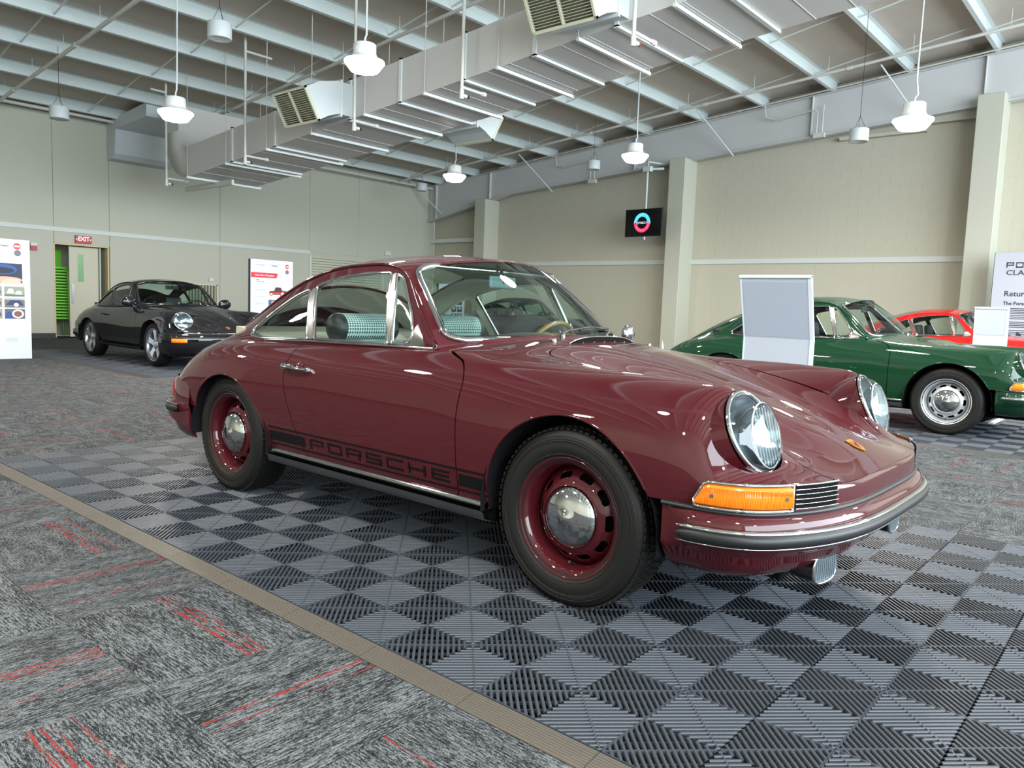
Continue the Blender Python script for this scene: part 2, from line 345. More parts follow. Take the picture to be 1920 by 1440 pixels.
# elbow turning up, then the branch to the wall
m=MB(); rings=[]
for k in range(9):
    a=PI/2*k/8; cx_,cz_=-13.7,dz(-13.7)+H+.35
    ro,ri=H+.35,.35
    rings.append([(cx_-ro*math.sin(a),cz_-ro*math.cos(a)),(cx_-ri*math.sin(a),cz_-ri*math.cos(a))])
vs=[];fs=[]
for (o_,i_) in rings:
    for (x,z) in (o_,i_):
        vs+= [dloc(x,6.05,z),dloc(x,6.05+W,z)]
for k in range(8):
    a=4*k; b_=4*(k+1)
    fs+=[(a,b_,b_+1,a+1),(a+2,a+3,b_+3,b_+2),(a,a+2,b_+2,b_),(a+1,b_+1,b_+3,a+3)]
m.add(vs,fs,True); xo=-13.7-H-.35; zt=dz(-13.7)+H+.35
m.add([dloc(*p) for p in slab_xz([(xo,zt),(xo+H,zt),(xo+H,zt+.5),(xo,zt+.5)],6.05,6.05+W)[0]],slab_xz([(0,0),(1,0),(1,1),(0,1)],0,1)[1])
m.build('duct_elbow',DUCT,duct)
WD=mat('duct_pale_blue',srgb(196,203,206),.4)
m=MB(); m.add([dloc(*p) for p in slab_xz([(XB+.02,3.98),(XB+.30,4.0),(XB+.42,4.1),(XB+.50,4.62),(XB+2.0,4.7),(XB+2.0,4.98),(XB+.02,4.82)],5.98,7.3)[0]],slab_xz([(0,0)]*7,0,1)[1]); m.build('wall_branch',WD,duct)
m=MB(); m.bbox(-14.9+13.7,-13.0+13.7,.55,.60,-.12,-.02); m.build('bracket',GALV,duct)
# side diffusers
CREAM=mat('cream_grille',srgb(205,205,180),.5)
def diffuser(label,x,sgn=1,flip=1):
    y0=6.05 if sgn>0 else 6.05+W; z0=dz(x)
    rt=empty('duct_diffuser',(x,y0,z0)); tag(rt,label,'vent','supply grilles on the duct')
    s=-sgn
    prof=[(0,.06),(0,.53),(.28,.53),(.60,.45),(.84,.32),(.60,-.10),(.42,.0),(.25,.06)]
    v,f=[(-.43,s*d,z) for d,z in prof]+[(.43,s*d,z) for d,z in prof],None; n_=len(prof)
    m=MB(); m.add(v,[tuple(range(n_)),tuple(range(2*n_-1,n_-1,-1))]+[(i,(i+1)%n_,n_+(i+1)%n_,n_+i) for i in range(n_) if i!=4]); m.build('hood',WHITE,rt)
    c=Vector((0,s*.72,.11)); a=Vector((.42,0,0)); b=Vector((0,s*.12,.21)); n=a.cross(b).normalized()
    if n.y*s<0: n=-n
    la,lb=a.length,b.length; ua,ub=a.normalized(),b.normalized(); Mx=Matrix((ua,ub,n)).transposed()
    m=MB()
    for (p,d) in [(c+a,( .03,2*lb+.03,.04)),(c-a,(.03,2*lb+.03,.04)),(c,(.025,2*lb,.04)),(c+b,(2*la+.03,.03,.04)),(c-b,(2*la+.03,.03,.04))]: m.box(p,d,Mx)
    m.build('grille_frame',CREAM,rt)
    m=MB(); m.box(c-n*.05,(2*la,2*lb,.004),Mx); m.build('grille_back',mat('vent_dark',srgb(120,122,104),.8),rt)
    for k in range(16):
        m=MB(); m.box(c+ub*(lb*(-1+2*(k+.5)/16)),(2*la,.005,.030),Mx); m.build('louvre',CREAM,rt)
    m=MB(); m.bbox(-.45,.45,min(s*.20,s*.23),max(s*.20,s*.23),.02,.56); m.build('collar',DUCTJ,rt)
    return rt
diffuser('white hooded duct grille left of the nearest hanging lamp',-8.93)
diffuser('large hooded duct grille cut off by the top of the picture',-4.03)
diffuser('white hooded outlet on the far side of the duct above the small hanging lamp',-7.9,-1)
# pendant lamps
LENS=mat('lamp_lens',(1,1,1),.4,emit=(1.0,.94,.86),estr=30); HOUS=mat('lamp_housing',srgb(215,217,215),.4)
def lamp(label,x,y,z,k):
    rt=empty('pendant_lamp',(x,y,z)); tag(rt,label,'lamp','round high-bay lamps under the roof')
    m=MB(); m.lathe([(0,-.085),(.10,-.085),(.155,-.072),(.225,.02),(.222,.035),(.2,.045),(0,.045)],40); m.build('lens',LENS,rt)
    m=MB(); m.lathe([(.215,.038),(.15,.075),(.128,.12),(.128,.21),(.12,.222),(0,.222)],32); m.build('housing',HOUS,rt)
    m=MB(); m.tube([(0,0,.222),(.0,0,.28),(.03,.0,.32),(0,.02,.5),(0,.03,max(.8,roofz(x)-z-.15)),(.25,.03,roofz(x)-z+.20)],.011,8); m.build('cord',WHITE,rt)
    m=MB(); m.tube([(0,.0,.22),(.0,.0,.25)],.02,8); m.bbox(-.02,.02,-.13,-.126,.14,.17); m.build('hook',GALV,rt)
    l=bpy.data.lights.new('lamp_light','AREA'); l.shape='DISK'; l.size=.36; l.energy=135; l.color=(1,.93,.84)
    lo=bpy.data.objects.new('light_source',l); COL.objects.link(lo); lo.parent=rt; lo.location=(0,0,-.10)
LAMPS=[('nearest glowing round lamp hanging in front of the duct',-5.87,4.2,3.67),('glowing round lamp hanging above the exit sign side of the hall',-9.1,3.6,3.42),
 ('smallest glowing round lamp, hanging beyond the duct near the room corner',-9.7,9.45,3.52),('glowing round lamp hanging above the wall television',-5.9,9.95,3.62),('glowing round lamp hanging by the tall right pillar',-1.3,8.75,3.38)]
for i,(l,x,y,z) in enumerate(LAMPS): lamp(l,x,y,z,i)
for (x,y) in [(-1.6,4.0),(2.6,4.0),(6.4,4.0),(2.6,9.5),(6.4,9.5),(-9.3,-2.2),(-5.6,-2.2),(-1.6,-2.2),(2.6,-2.2),(6.4,-2.2),(-5.6,-6.4),(0,-6.4)]:
    lamp('round high-bay lamp out of the picture over the hall',x,y,roofz(x)-1.75,0)
for lab,x,y,z in [('white speaker can hanging at the top above the left lamp',-8.5,3.9,4.46),('white speaker can hanging at the left edge by the back wall',-13.5,3.7,4.04),
  ('tiny white speaker can hanging in the far room corner',-15.2,13.6,4.3),('small white speaker can hanging over the television wall, left of the lamp',-9.4,13.7,4.4),('white speaker can hanging beside the rightmost lamp',-3.0,12.2,4.07)]:
    rt=empty('ceiling_speaker',(x,y,z)); tag(rt,lab,'speaker','cylindrical pendant speakers')
    m=MB(); m.lathe([(0,-.09),(.135,-.09),(.148,-.1),(.152,-.09),(.152,.1),(.14,.11),(0,.11)],32); m.build('can',WHITE,rt)
    m=MB()
    for a in (0,2.1,4.2): m.tube([(.1*math.cos(a),.1*math.sin(a),.1),(0,0,.32)],.003,5)
    m.tube([(0,0,.32),(0,0,roofz(x)-z+.05)],.004,5); m.build('cable',BLACKP,rt)
# conduit bends on the rafter face and diagonal braces
for i,x in enumerate((-10.9,-5.0)):
    rt=empty('conduit',(x,15.7,roofz(x)-.85)); tag(rt,['bent white conduit on the rafter left of the television','bent white conduit on the rafter above the block wall'][i],'conduit')
    m=MB(); m.tube([(0,0,0),(0,0,.45),(-.05,0,.52),(-.9,0,.40),(-1.15,0,.48),(-1.2,0,.75)],.014,8); m.build('pipe',GALV,rt)
    m=MB(); m.tube([(.12,0,0),(.12,0,.6)],.014,8); m.bbox(-.06,.18,-.03,.05,-.08,.02); m.build('junction_box',GALV,rt)
for i,x in enumerate((-16.6,-12.2,-6.9,-3.0)):
    rt=MB(); rt.tube([(x,15.75,roofz(x)-.95),(x-.55,14.9,roofz(x)-.02)],.02,4); o=rt.build('flange_brace',PURL)
    tag(o,['diagonal steel brace in the far corner below the rafter end','thin diagonal brace on the rafter beyond the small lamp','diagonal brace on the rafter just right of the television pole','diagonal brace on the rafter beside the rightmost speaker can'][i],'brace')
# ------------------------------------------------------------------ ribbed display mats
MATP=mat('mat_plastic',srgb(60,65,72),.44,spec=.5,bump=(500,.1,.0005)); RAMPM=mat('ramp_plastic',srgb(74,69,62),.45,bump=(60,.1,.001)); RAMPD=mat('ramp_dark',srgb(58,58,58),.5)
def rib_tile():
    m=MB(); S=.2; n=17; pitch=math.sqrt(2)*S/n
    for ci in range(2):
        for cj in range(2):
            c=Vector((-.1+.2*ci,-.1+.2*cj,0)); even=(ci+cj)%2==0
            d=Vector((1,-1,0)).normalized() if even else Vector((1,1,0)).normalized(); p=Vector((-d.y,d.x,0))
            for k in range(n):
                t=(k-(n-1)/2)*pitch; L=math.sqrt(2)*S/2-abs(t)-.004
                if L<.004: continue
                a=c+p*t; w1,w2=.0041,.0026; zt,zb=0,-.0165
                vs=[]
                for sg in (-1,1):
                    e=a+d*(L*sg)
                    vs+=[e-p*w1+Vector((0,0,zb)),e-p*w1+Vector((0,0,-.002)),e-p*w2,e+p*w2,e+p*w1+Vector((0,0,-.002)),e+p*w1+Vector((0,0,zb))]
                m.add(vs,[(i,i+6,i+7,i+1) for i in range(5)]+[(0,1,2,3,4,5),(11,10,9,8,7,6)])
            Mx=Matrix((d,p,Vector((0,0,1)))).transposed()
            m.box(c+Vector((0,0,-.0085)),(.004,math.sqrt(2)*S-.012,.0165),Mx)
            for q in (-.085,-.045,.045,.085): m.box(c+d*q+Vector((0,0,-.012)),(.004,2*(math.sqrt(2)*S/2-abs(q))-.01,.008),Mx)
    for s in (-1,1):
        m.bbox(-.1985,.1985,s*.198-.0012,s*.198+.0012,-.0165,-.001); m.bbox(s*.198-.0012,s*.198+.0012,-.1985,.1985,-.0165,-.001)
        m.bbox(-.199,.199,-.0012,.0012,-.0165,-.004); m.bbox(-.0012,.0012,-.199,.199,-.0165,-.004)
    return m.mesh('mat_tile',MATP)
TILE=rib_tile()
def ramp_mesh(m_):
    m=MB(); prof=[(-.074,-.0175),(-.074,-.0160)]
    for k in range(8):
        y=-.070+k*.008; z=-.0150+k*.0015
        prof+=[(y,z),(y+.002,z+.0014),(y+.005,z+.0014),(y+.007,z)]
    prof+=[(-.004,-.0025),(-.002,-.0175)]
    n=len(prof); vs=[(-.199,y,z) for y,z in prof]+[(.199,y,z) for y,z in prof]
    m.add(vs,[(i,n+i,n+i+1,i+1) for i in range(n-1)]+[tuple(range(n)),tuple(range(2*n-1,n-1,-1))]); return m.mesh('edge_ramp',m_)
RAMP=ramp_mesh(RAMPM); RAMPDM=ramp_mesh(RAMPD)
def mat_thing(label,x0,nx,y0,ny,ramp=RAMP):
    rt=empty('display_mat',(x0,y0,0)); tag(rt,label,'mat','interlocking ribbed floor mats under the cars')
    for i in range(nx):
        for j in range(ny):
            o=link('mat_tile',TILE,rt); o.location=(.2+.4*i,.2+.4*j,0)
        if ramp: o=link('edge_ramp',ramp,rt); o.location=(.2+.4*i,0,0)
    b=MB(); b.bbox(0,nx*.4,0,ny*.4,CARPET_Z+.0005,CARPET_Z+.0012); b.build('underlay',BLACK,rt)
    return rt
mat_thing('grey ribbed chequer mat with a brown edge ramp under the maroon car',-4.0,15,0,7)
mat_thing('dark ribbed chequer mat under the green car',-4.4,14,5.78,7,RAMPDM)
mat_thing('dark ribbed mat under the black car on the left',-13.5,13,2.90,7,RAMPDM)
# ------------------------------------------------------------------ car surface tools
def pchip(xk,yk,x):
    xk=np.asarray(xk,float); yk=np.asarray(yk,float)
    if xk[0]>xk[-1]: xk=xk[::-1]; yk=yk[::-1]
    h=np.diff(xk); d=np.diff(yk)/h; m=np.zeros_like(xk)
    for i in range(1,len(xk)-1):
        if d[i-1]*d[i]>0:
            w1,w2=2*h[i]+h[i-1],h[i]+2*h[i-1]; m[i]=(w1+w2)/(w1/d[i-1]+w2/d[i])
    m[0],m[-1]=d[0],d[-1]
    i=np.clip(np.searchsorted(xk,x)-1,0,len(h)-1); t=(x-xk[i])/h[i]
    return (2*t**3-3*t**2+1)*yk[i]+(t**3-2*t**2+t)*h[i]*m[i]+(-2*t**3+3*t**2)*yk[i+1]+(t**3-t**2)*h[i]*m[i+1]
def gsm(a,sig):
    n=int(3*sig)+1; k=np.exp(-.5*(np.arange(-n,n+1)/sig)**2); k/=k.sum()
    l=a[0]-(a[1:n+1][::-1]-a[0]); r=a[-1]-(a[-n-1:-1][::-1]-a[-1])
    return np.convolve(np.concatenate([l,a,r]),k,'valid')
def natspl(P,counts):
    """natural cubic through points P (n,2), sampled counts[i] per span"""
    P=np.asarray(P,float); n=len(P); t=np.r_[0,np.cumsum(np.maximum(np.linalg.norm(np.diff(P,axis=0),axis=1),1e-4)**.75)]; h=np.diff(t)
    A=np.eye(n); B=np.zeros((n,2))
    for i in range(1,n-1):
        A[i,i-1]=h[i-1]; A[i,i]=2*(h[i-1]+h[i]); A[i,i+1]=h[i]; B[i]=6*((P[i+1]-P[i])/h[i]-(P[i]-P[i-1])/h[i-1])
    M=np.linalg.solve(A,B); out=[]
    for i,c in enumerate(counts):
        s=np.linspace(0,1,c,endpoint=False)[:,None]*h[i]; a=h[i]-s
        out.append((M[i]*a**3+M[i+1]*s**3)/(6*h[i])+(P[i]/h[i]-M[i]*h[i]/6)*a+(P[i+1]/h[i]-M[i+1]*h[i]/6)*s)
    out.append(P[len(counts)][None]); return np.concatenate(out)
KX=[-3.15,-2.95,-2.7,-2.4,-2.1,-1.75,-1.4,-.70,-.45,-.10,.20,.42,.53,.562,.62,.69,.815]
def K(*v): return v
# feature lines (y,z) over x; front axle at 0, rear axle at -2.211
LY=dict(a=K(.66,.69,.70,.715,.72,.72,.72,.72,.72,.72,.72,.71,.70,.70,.70,.70,.70),
 b=K(.70,.735,.75,.76,.762,.76,.76,.76,.76,.76,.76,.755,.75,.75,.745,.74,.735),
 c=K(.74,.765,.782,.795,.795,.788,.785,.785,.787,.79,.792,.79,.785,.78,.775,.765,.755),
 d=K(.75,.775,.79,.805,.808,.80,.795,.79,.795,.80,.80,.80,.795,.79,.785,.775,.765),
 e=K(.73,.75,.768,.785,.79,.782,.775,.77,.77,.772,.775,.775,.768,.765,.76,.75,.74),
 f=K(.68,.69,.705,.73,.738,.73,.72,.715,.712,.712,.71,.708,.702,.70,.70,.69,.68),
 g=K(.59,.60,.62,.655,.67,.672,.67,.665,.64,.62,.605,.60,.60,.60,.60,.60,.60))
LZ=dict(a=K(.24,.22,.20,.20,.20,.20,.20,.20,.20,.20,.20,.20,.20,.20,.20,.21,.22),
 b=K(.32,.31,.30,.30,.30,.30,.30,.30,.30,.30,.30,.30,.30,.30,.30,.31,.32),
 c=K(.42,.43,.45,.45,.45,.45,.45,.45,.45,.45,.45,.45,.45,.45,.44,.43,.42),
 d=K(.48,.52,.56,.57,.57,.58,.58,.58,.58,.58,.57,.56,.548,.543,.52,.49,.475),
 e=K(.51,.575,.635,.67,.69,.695,.71,.71,.70,.70,.695,.68,.668,.66,.60,.525,.50),
 f=K(.535,.62,.695,.745,.77,.775,.785,.80,.795,.785,.78,.768,.76,.752,.67,.55,.52),
 g=K(.55,.655,.74,.785,.80,.805,.815,.835,.825,.815,.811,.804,.80,.795,.705,.56,.53))
HX=[-.70,-.45,-.10,.20,.42,.53,.60,.68,.76,.815]
HZ=dict(h=K(.868,.857,.802,.73,.663,.622,.595,.562,.535,.522),i=K(.897,.882,.822,.75,.683,.642,.613,.575,.540,.524),j=K(.903,.888,.828,.757,.690,.650,.620,.583,.545,.525))
HY=dict(h=K(.50,.47,.44,.42,.41,.405,.405,.405,.41,.42))
RX=[-3.15,-2.9,-2.6,-2.3,-2.05,-1.8,-1.5,-1.25,-1.10,-.93,-.77]
RY=K(.40,.45,.49,.515,.525,.53,.535,.53,.535,.60,.655); RZ=K(.555,.67,.80,.935,1.045,1.13,1.185,1.195,1.165,1.005,.85)
JX=[-3.15,-2.95,-2.7,-2.4,-2.1,-1.8,-1.5,-1.25,-.955]; JZ=K(.56,.70,.86,1.02,1.14,1.222,1.262,1.266,1.238)
def bow(u): 
    u=np.asarray(u,float)
    return .198*np.clip((u-.05)/.765,0,1)**1.6-.36*np.clip((-2.4-u)/.75,0,1)**1.6
BP=3.5
CN_LOW=[4,6,6,6,8,8]
HB=.145
class Shell:
    def __init__(s,du):
        s.u=np.arange(-3.15,.8151,du); s.u=np.append(s.u[s.u<.814],.815); sg=.038/du
        sm=lambda a:gsm(a,sg)
        s.Y={k:sm(pchip(KX,v,s.u)) for k,v in LY.items()}; s.Z={k:sm(pchip(KX,v,s.u)) for k,v in LZ.items()}
        uf=s.u; s.HZ={k:sm(pchip(HX,v,np.maximum(uf,-.70)+0*uf)) for k,v in HZ.items()}; s.HYv=sm(pchip(HX,HY['h'],np.maximum(uf,-.70)))
        s.RYv=gsm(pchip(RX,RY,np.minimum(uf,-.77)),.02/du+.6); s.RZv=gsm(pchip(RX,RZ,np.minimum(uf,-.77)),.02/du+.6)
        s.JZv=sm(pchip(JX,JZ,np.minimum(uf,-.955)))
        s.low=[];s.up=[];s.front=[];s.upr=[]
        scale=1 if du<.02 else .6
        cl=[max(2,int(c*scale)) for c in CN_LOW]; s.cl=cl; cs,cr=max(4,int(12*scale)),max(8,int(22*scale)); ch=[max(5,int(10*scale))]*3
        for i,u in enumerate(s.u):
            A=[(s.Y[k][i],s.Z[k][i]) for k in 'abcdefg']
            B=bow(u)
            if u>-.77-1e-6:
                pts=natspl(A+[(s.HYv[i],s.HZ['h'][i]),(s.HYv[i]*.5,s.HZ['i'][i]),(0,s.HZ['j'][i]),(-s.HYv[i]*.5,s.HZ['i'][i])],cl+ch)
                lo,fr=pts[:sum(cl)+1],pts[sum(cl):]; 
            if u<=-.77+1e-6 or abs(u+.77)<du:
                yr,zr,zj=s.RYv[i],s.RZv[i],s.JZv[i]
                w=float(np.clip((-2.05-u)/.4,0,1)); w=w*w*(3-2*w)
                lo_c=natspl(A+[(.50,A[-1][1]+.035)],cl)
                t=np.linspace(0,1,cs+1)[:,None]; g=np.array(A[-1]); r=np.array([yr,zr]); side=g+(r-g)*t+np.array([.012,.004])*np.sin(PI*t)
                xr=u-HB*float(np.clip((u+1.4)/.445,0,1)); gr=r; yr,zr=float(np.interp(xr,s.u,s.RYv)),float(np.interp(xr,s.u,s.RZv))
                q=np.linspace(1,0,cr+1); q=1-(1-q)**1.0; yy=yr*np.sin(q*PI/2)**.9; roof=np.stack([yy,zr+(zj-zr)*(1-(yy/yr)**2.2)],1)
                kk=(yr*.55,zr+(zj-zr)*(1-.55**2.2))
                full=natspl(A+[(yr,zr),kk,(0,zj),(-kk[0],kk[1])],cl+[cs,cr//2,cr-cr//2])
                n0=sum(cl); lo2=lo_c*(1-w)+full[:n0+1]*w; upm=np.concatenate([side,roof[1:]])*(1-w)+full[n0:]*w; rfm=upm.copy(); rfm[cs]=roof[0]*(1-w)+full[n0+cs]*w
                s.up.append((u,upm)); s.upr.append((u,rfm)) 
                if u<=-.77+1e-6: lo=lo2
                else: lo=lo
            if u>-.77-1e-6: s.front.append((u,fr))
            s.low.append((u,lo))
        s.cs=cs
    @staticmethod
    def grid(rows,header=False,s_cs=0):
        G=np.zeros((len(rows),len(rows[0][1]),3))
        for i,(u,p) in enumerate(rows):
            y=p[:,0]; G[i,:,1]=y; G[i,:,2]=p[:,1]; G[i,:,0]=u+ (-1)*bow(u)*(np.abs(y)/.78)**BP
            if header:
                yr=max(y[s_cs] if s_cs else y.max(),.3); fade=np.clip((u+1.4)/.445,0,1); G[i,:,0]-=HB*(np.abs(y)/yr)**2.2*fade
        return G
def gnorm(G):
    a=np.gradient(G,axis=0); b=np.gradient(G,axis=1); n=np.cross(b,a); l=np.linalg.norm(n,axis=2,keepdims=True); n/=np.maximum(l,1e-9)
    return n
class Srf:
    """triangle soup with vertex normals, for the +y half (n outward)"""
    def __init__(s,V,N,T): s.V,s.N,s.T=V,N,T
    @staticmethod
    def fromgrid(G,N=None):
        if N is None: N=gnorm(G)
        if (N[...,1]*np.sign(G[...,1]+1e-9)).mean()+N[...,2].mean()<0: N=-N
        a,b=G.shape[:2]; idx=np.arange(a*b).reshape(a,b)
        q=np.stack([idx[:-1,:-1],idx[:-1,1:],idx[1:,1:],idx[1:,:-1]],-1).reshape(-1,4)
        T=np.concatenate([q[:,[0,1,2]],q[:,[0,2,3]]]); s=Srf(G.reshape(-1,3),N.reshape(-1,3),T); s.orient(); return s
    def orient(s):
        a,b,c=[s.V[s.T[:,k]] for k in range(3)]; fn=np.cross(b-a,c-a); flip=(fn*s.N[s.T[:,0]]).sum(1)<0; s.T[flip]=s.T[flip][:,::-1]
    def clip(s,fun):
        f=np.asarray(fun(s.V),float); f=np.where(np.abs(f)<1e-7,1e-7,f); pos=f[s.T]>0; cnt=pos.sum(1); keep=s.T[cnt==3]; mix=s.T[(cnt==1)|(cnt==2)]
        if len(keep)+len(mix)==0: return Srf(s.V[:0],s.N[:0],s.T[:0])
        cache={}; nv=[];nn=[]; base=len(s.V); add=[]
        def cut(i,j):
            k=(i,j) if i<j else (j,i)
            if k not in cache:
                t=f[i]/(f[i]-f[j]); cache[k]=base+len(nv); nv.append(s.V[i]+(s.V[j]-s.V[i])*t); nn.append(s.N[i]+(s.N[j]-s.N[i])*t)
            return cache[k]
        for tri in mix.tolist():
            for r in range(3):
                i,j,k=tri[r],tri[(r+1)%3],tri[(r+2)%3]
                pi,pj,pk=f[i]>0,f[j]>0,f[k]>0
                if pi and not pj and not pk: add.append((i,cut(i,j),cut(k,i))); break
                if pi and pj and not pk: a_,b_=cut(j,k),cut(k,i); add.append((i,j,a_)); add.append((i,a_,b_)); break
        V=np.concatenate([s.V,np.array(nv)]) if nv else s.V; N=np.concatenate([s.N,np.array(nn)]) if nn else s.N
        T=np.concatenate([keep,np.array(add,int)]) if add else keep
        used=np.unique(T); mp=-np.ones(len(V),int); mp[used]=np.arange(len(used)); N=N[used]; N/=np.maximum(np.linalg.norm(N,axis=1,keepdims=True),1e-9)
        return Srf(V[used],N,mp[T])
    def offset(s,d): return Srf(s.V+s.N*d,s.N.copy(),s.T.copy())
    def mirror(s): m=np.array([1,-1,1.]); return Srf(s.V*m,s.N*m,s.T[:,::-1].copy())
    def side(s,sgn): return s if sgn>0 else s.mirror()
    def __add__(s,o): return Srf(np.concatenate([s.V,o.V]),np.concatenate([s.N,o.N]),np.concatenate([s.T,o.T+len(s.V)]))
    def boundary(s):
        E=np.concatenate([s.T[:,[0,1]],s.T[:,[1,2]],s.T[:,[2,0]]]); k=np.sort(E,1); key=k[:,0].astype(np.int64)*10000000+k[:,1]
        _,inv,c=np.unique(key,return_inverse=True,return_counts=True); return E[c[inv]==1]
    def build(s,name,mat_,parent,flange=0.012):
        if len(s.T)==0: return None
        V,N,T=s.V,s.N,s.T
        if flange:
            E=s.boundary(); a,b=E[:,0],E[:,1]; n0=len(V); m=len(E)
            V2=np.concatenate([V,V[a],V[b],V[a]-N[a]*flange,V[b]-N[b]*flange]); i=np.arange(m)
            A,B,C,D=n0+i,n0+m+i,n0+2*m+i,n0+3*m+i
            T2=np.concatenate([T,np.stack([B,A,C],1),np.stack([B,C,D],1)])
            fd=V[b]-V[a]; fn=np.cross(fd,-N[a]); fn=-fn; fn/=np.maximum(np.linalg.norm(fn,axis=1,keepdims=True),1e-9)
            N2=np.concatenate([N,fn,fn,fn,fn]); V,N,T=V2,N2,T2
        me=bpy.data.meshes.new(name); me.vertices.add(len(V)); me.vertices.foreach_set('co',V.astype(np.float32).ravel())
        me.loops.add(3*len(T)); me.loops.foreach_set('vertex_index',T.astype(np.int32).ravel())
        me.polygons.add(len(T)); me.polygons.foreach_set('loop_start',(np.arange(len(T))*3).astype(np.int32)); me.polygons.foreach_set('use_smooth',[True]*len(T))
        me.update(calc_edges=True); me.validate()
        if len(me.vertices)==len(N): me.normals_split_custom_set_from_vertices(N.tolist())
        me.materials.append(mat_); return link(name,me,parent)
def smoothpoly(P,it=3,closed=True):
    P=np.asarray(P,float)
    for _ in range(it):
        Q=np.roll(P,-1,0) if closed else P[1:]; A=P if closed else P[:-1]
        N_=np.empty((2*len(A),P.shape[1])); N_[0::2]=A*.75+Q*.25; N_[1::2]=A*.25+Q*.75
        P=N_ if closed else np.concatenate([P[:1],N_,P[-1:]])
    return P
def corner_round(P,r,n=5):
    """polygon with rounded corners; r scalar or list"""
    P=np.asarray(P,float); m=len(P); out=[]; rs=r if hasattr(r,'__len__') else [r]*m
    for i in range(m):
        a,b,c=P[i-1],P[i],P[(i+1)%m]; u=a-b; v=c-b; lu,lv=np.linalg.norm(u),np.linalg.norm(v); rr=min(rs[i],.45*lu,.45*lv)
        if rr<1e-5: out.append(b); continue
        p,q=b+u/lu*rr,b+v/lv*rr
        for t in np.linspace(0,1,n): out.append((1-t)**2*p+2*t*(1-t)*b+t*t*q)
    return np.array(out)
def sdf(poly,ax=(0,2)):
    """positive inside"""
    Pn=np.asarray(poly,float); A=Pn; B=np.roll(Pn,-1,0)
    def f(V):
        p=V[:,list(ax)]; ab=B-A; ap=p[:,None]-A[None]; t=np.clip((ap*ab).sum(2)/np.maximum((ab*ab).sum(1),1e-12),0,1)
        d=np.sqrt(((ap-t[...,None]*ab)**2).sum(2)).min(1)
        y0,y1=A[:,1],B[:,1]; x0,x1=A[:,0],B[:,0]; yy=p[:,1][:,None]; xx=p[:,0][:,None]
        c=((y0<=yy)!=(y1<=yy))&(xx<(x1-x0)*(yy-y0)/np.where(y1==y0,1e-9,y1-y0)+x0); ins=c.sum(1)%2==1
        return np.where(ins,d,-d)
    return f
GAP=.0030
# ------------------------------------------------------------------ the cars
def paint(name,col): return mat(name,col,.6,0,1.0,.08,coat_rough=.012)
def fplan(off=0.0,n=61,yend=.80,xend=.39):
    """front plan curve from the near side round the nose to the other side; returns points (x,y) and outward normals"""
    ys=np.linspace(-.735,.735,n); P=[(.817-.198*(abs(y)/.78)**3.5,y) for y in ys]
    L=[(xend,-.797),(.48,-.794),(.55,-.786),(.60,-.772)]; P=L+P+[(x,-y) for x,y in L[::-1]]
    P=np.array(P); d=np.r_[0,np.cumsum(np.linalg.norm(np.diff(P,axis=0),axis=1))]; t=np.linspace(0,d[-1],161)
    P=np.stack([np.interp(t,d,P[:,0]),np.interp(t,d,P[:,1])],1); P=np.stack([gsm(P[:,0],3),gsm(P[:,1],3)],1)
    T=np.gradient(P,axis=0); T/=np.linalg.norm(T,axis=1,keepdims=True); N=np.stack([T[:,1],-T[:,0]],1)
    return P,N
def rplan(n=61):
    ys=np.linspace(-.72,.72,n); P=[(-3.16+.36*(abs(y)/.78)**3.5,y) for y in ys]; L=[(-2.575,-.797),(-2.62,-.795),(-2.75,-.785),(-2.83,-.765)]
    P=np.array(L+P+[(x,-y) for x,y in L[::-1]]); d=np.r_[0,np.cumsum(np.linalg.norm(np.diff(P,axis=0),axis=1))]; t=np.linspace(0,d[-1],121)
    P=np.stack([np.interp(t,d,P[:,0]),np.interp(t,d,P[:,1])],1); P=np.stack([gsm(P[:,0],3),gsm(P[:,1],3)],1)
    T=np.gradient(P,axis=0); T/=np.linalg.norm(T,axis=1,keepdims=True); N=np.stack([-T[:,1],T[:,0]],1); return P,N
def sweep(P,N,prof,i0=0,i1=None,closed=False,taper=0,nfade=0):
    """prof (n,z) swept along plan curve; returns MB"""
    i1=len(P) if i1 is None else i1; idx=range(i0,i1); m=MB(); vs=[];fs=[]; k=len(prof); cnt=len(idx)
    pc=np.mean(prof,axis=0)
    for q,i in enumerate(idx):
        s=1.0
        if taper: e=min(q,cnt-1-q)/taper; s=min(1,math.sqrt(max(0,1-(1-min(e,1))**2))+.02)
        nf_=1.0
        if nfade: e_=min(1,min(i,len(P)-1-i)/nfade); nf_=e_*e_*(3-2*e_)
        for (n,z) in prof:
            if nfade: n=n*nf_ if n>0 else n
            n2,z2=(pc[0]+(n-pc[0])*s,pc[1]+(z-pc[1])*s) if taper else (n,z)
            vs.append((P[i,0]+N[i,0]*n2,P[i,1]+N[i,1]*n2,z2))
    for q in range(cnt-1):
        for j in range(k if closed else k-1): l=(j+1)%k; fs.append((q*k+j,(q+1)*k+j,(q+1)*k+l,q*k+l))
    m.add(vs,fs,True); m.add([vs[j] for j in range(k)],[tuple(range(k))]); m.add([vs[(cnt-1)*k+j] for j in range(k)],[tuple(range(k-1,-1,-1))]); return m
SHELLS={}
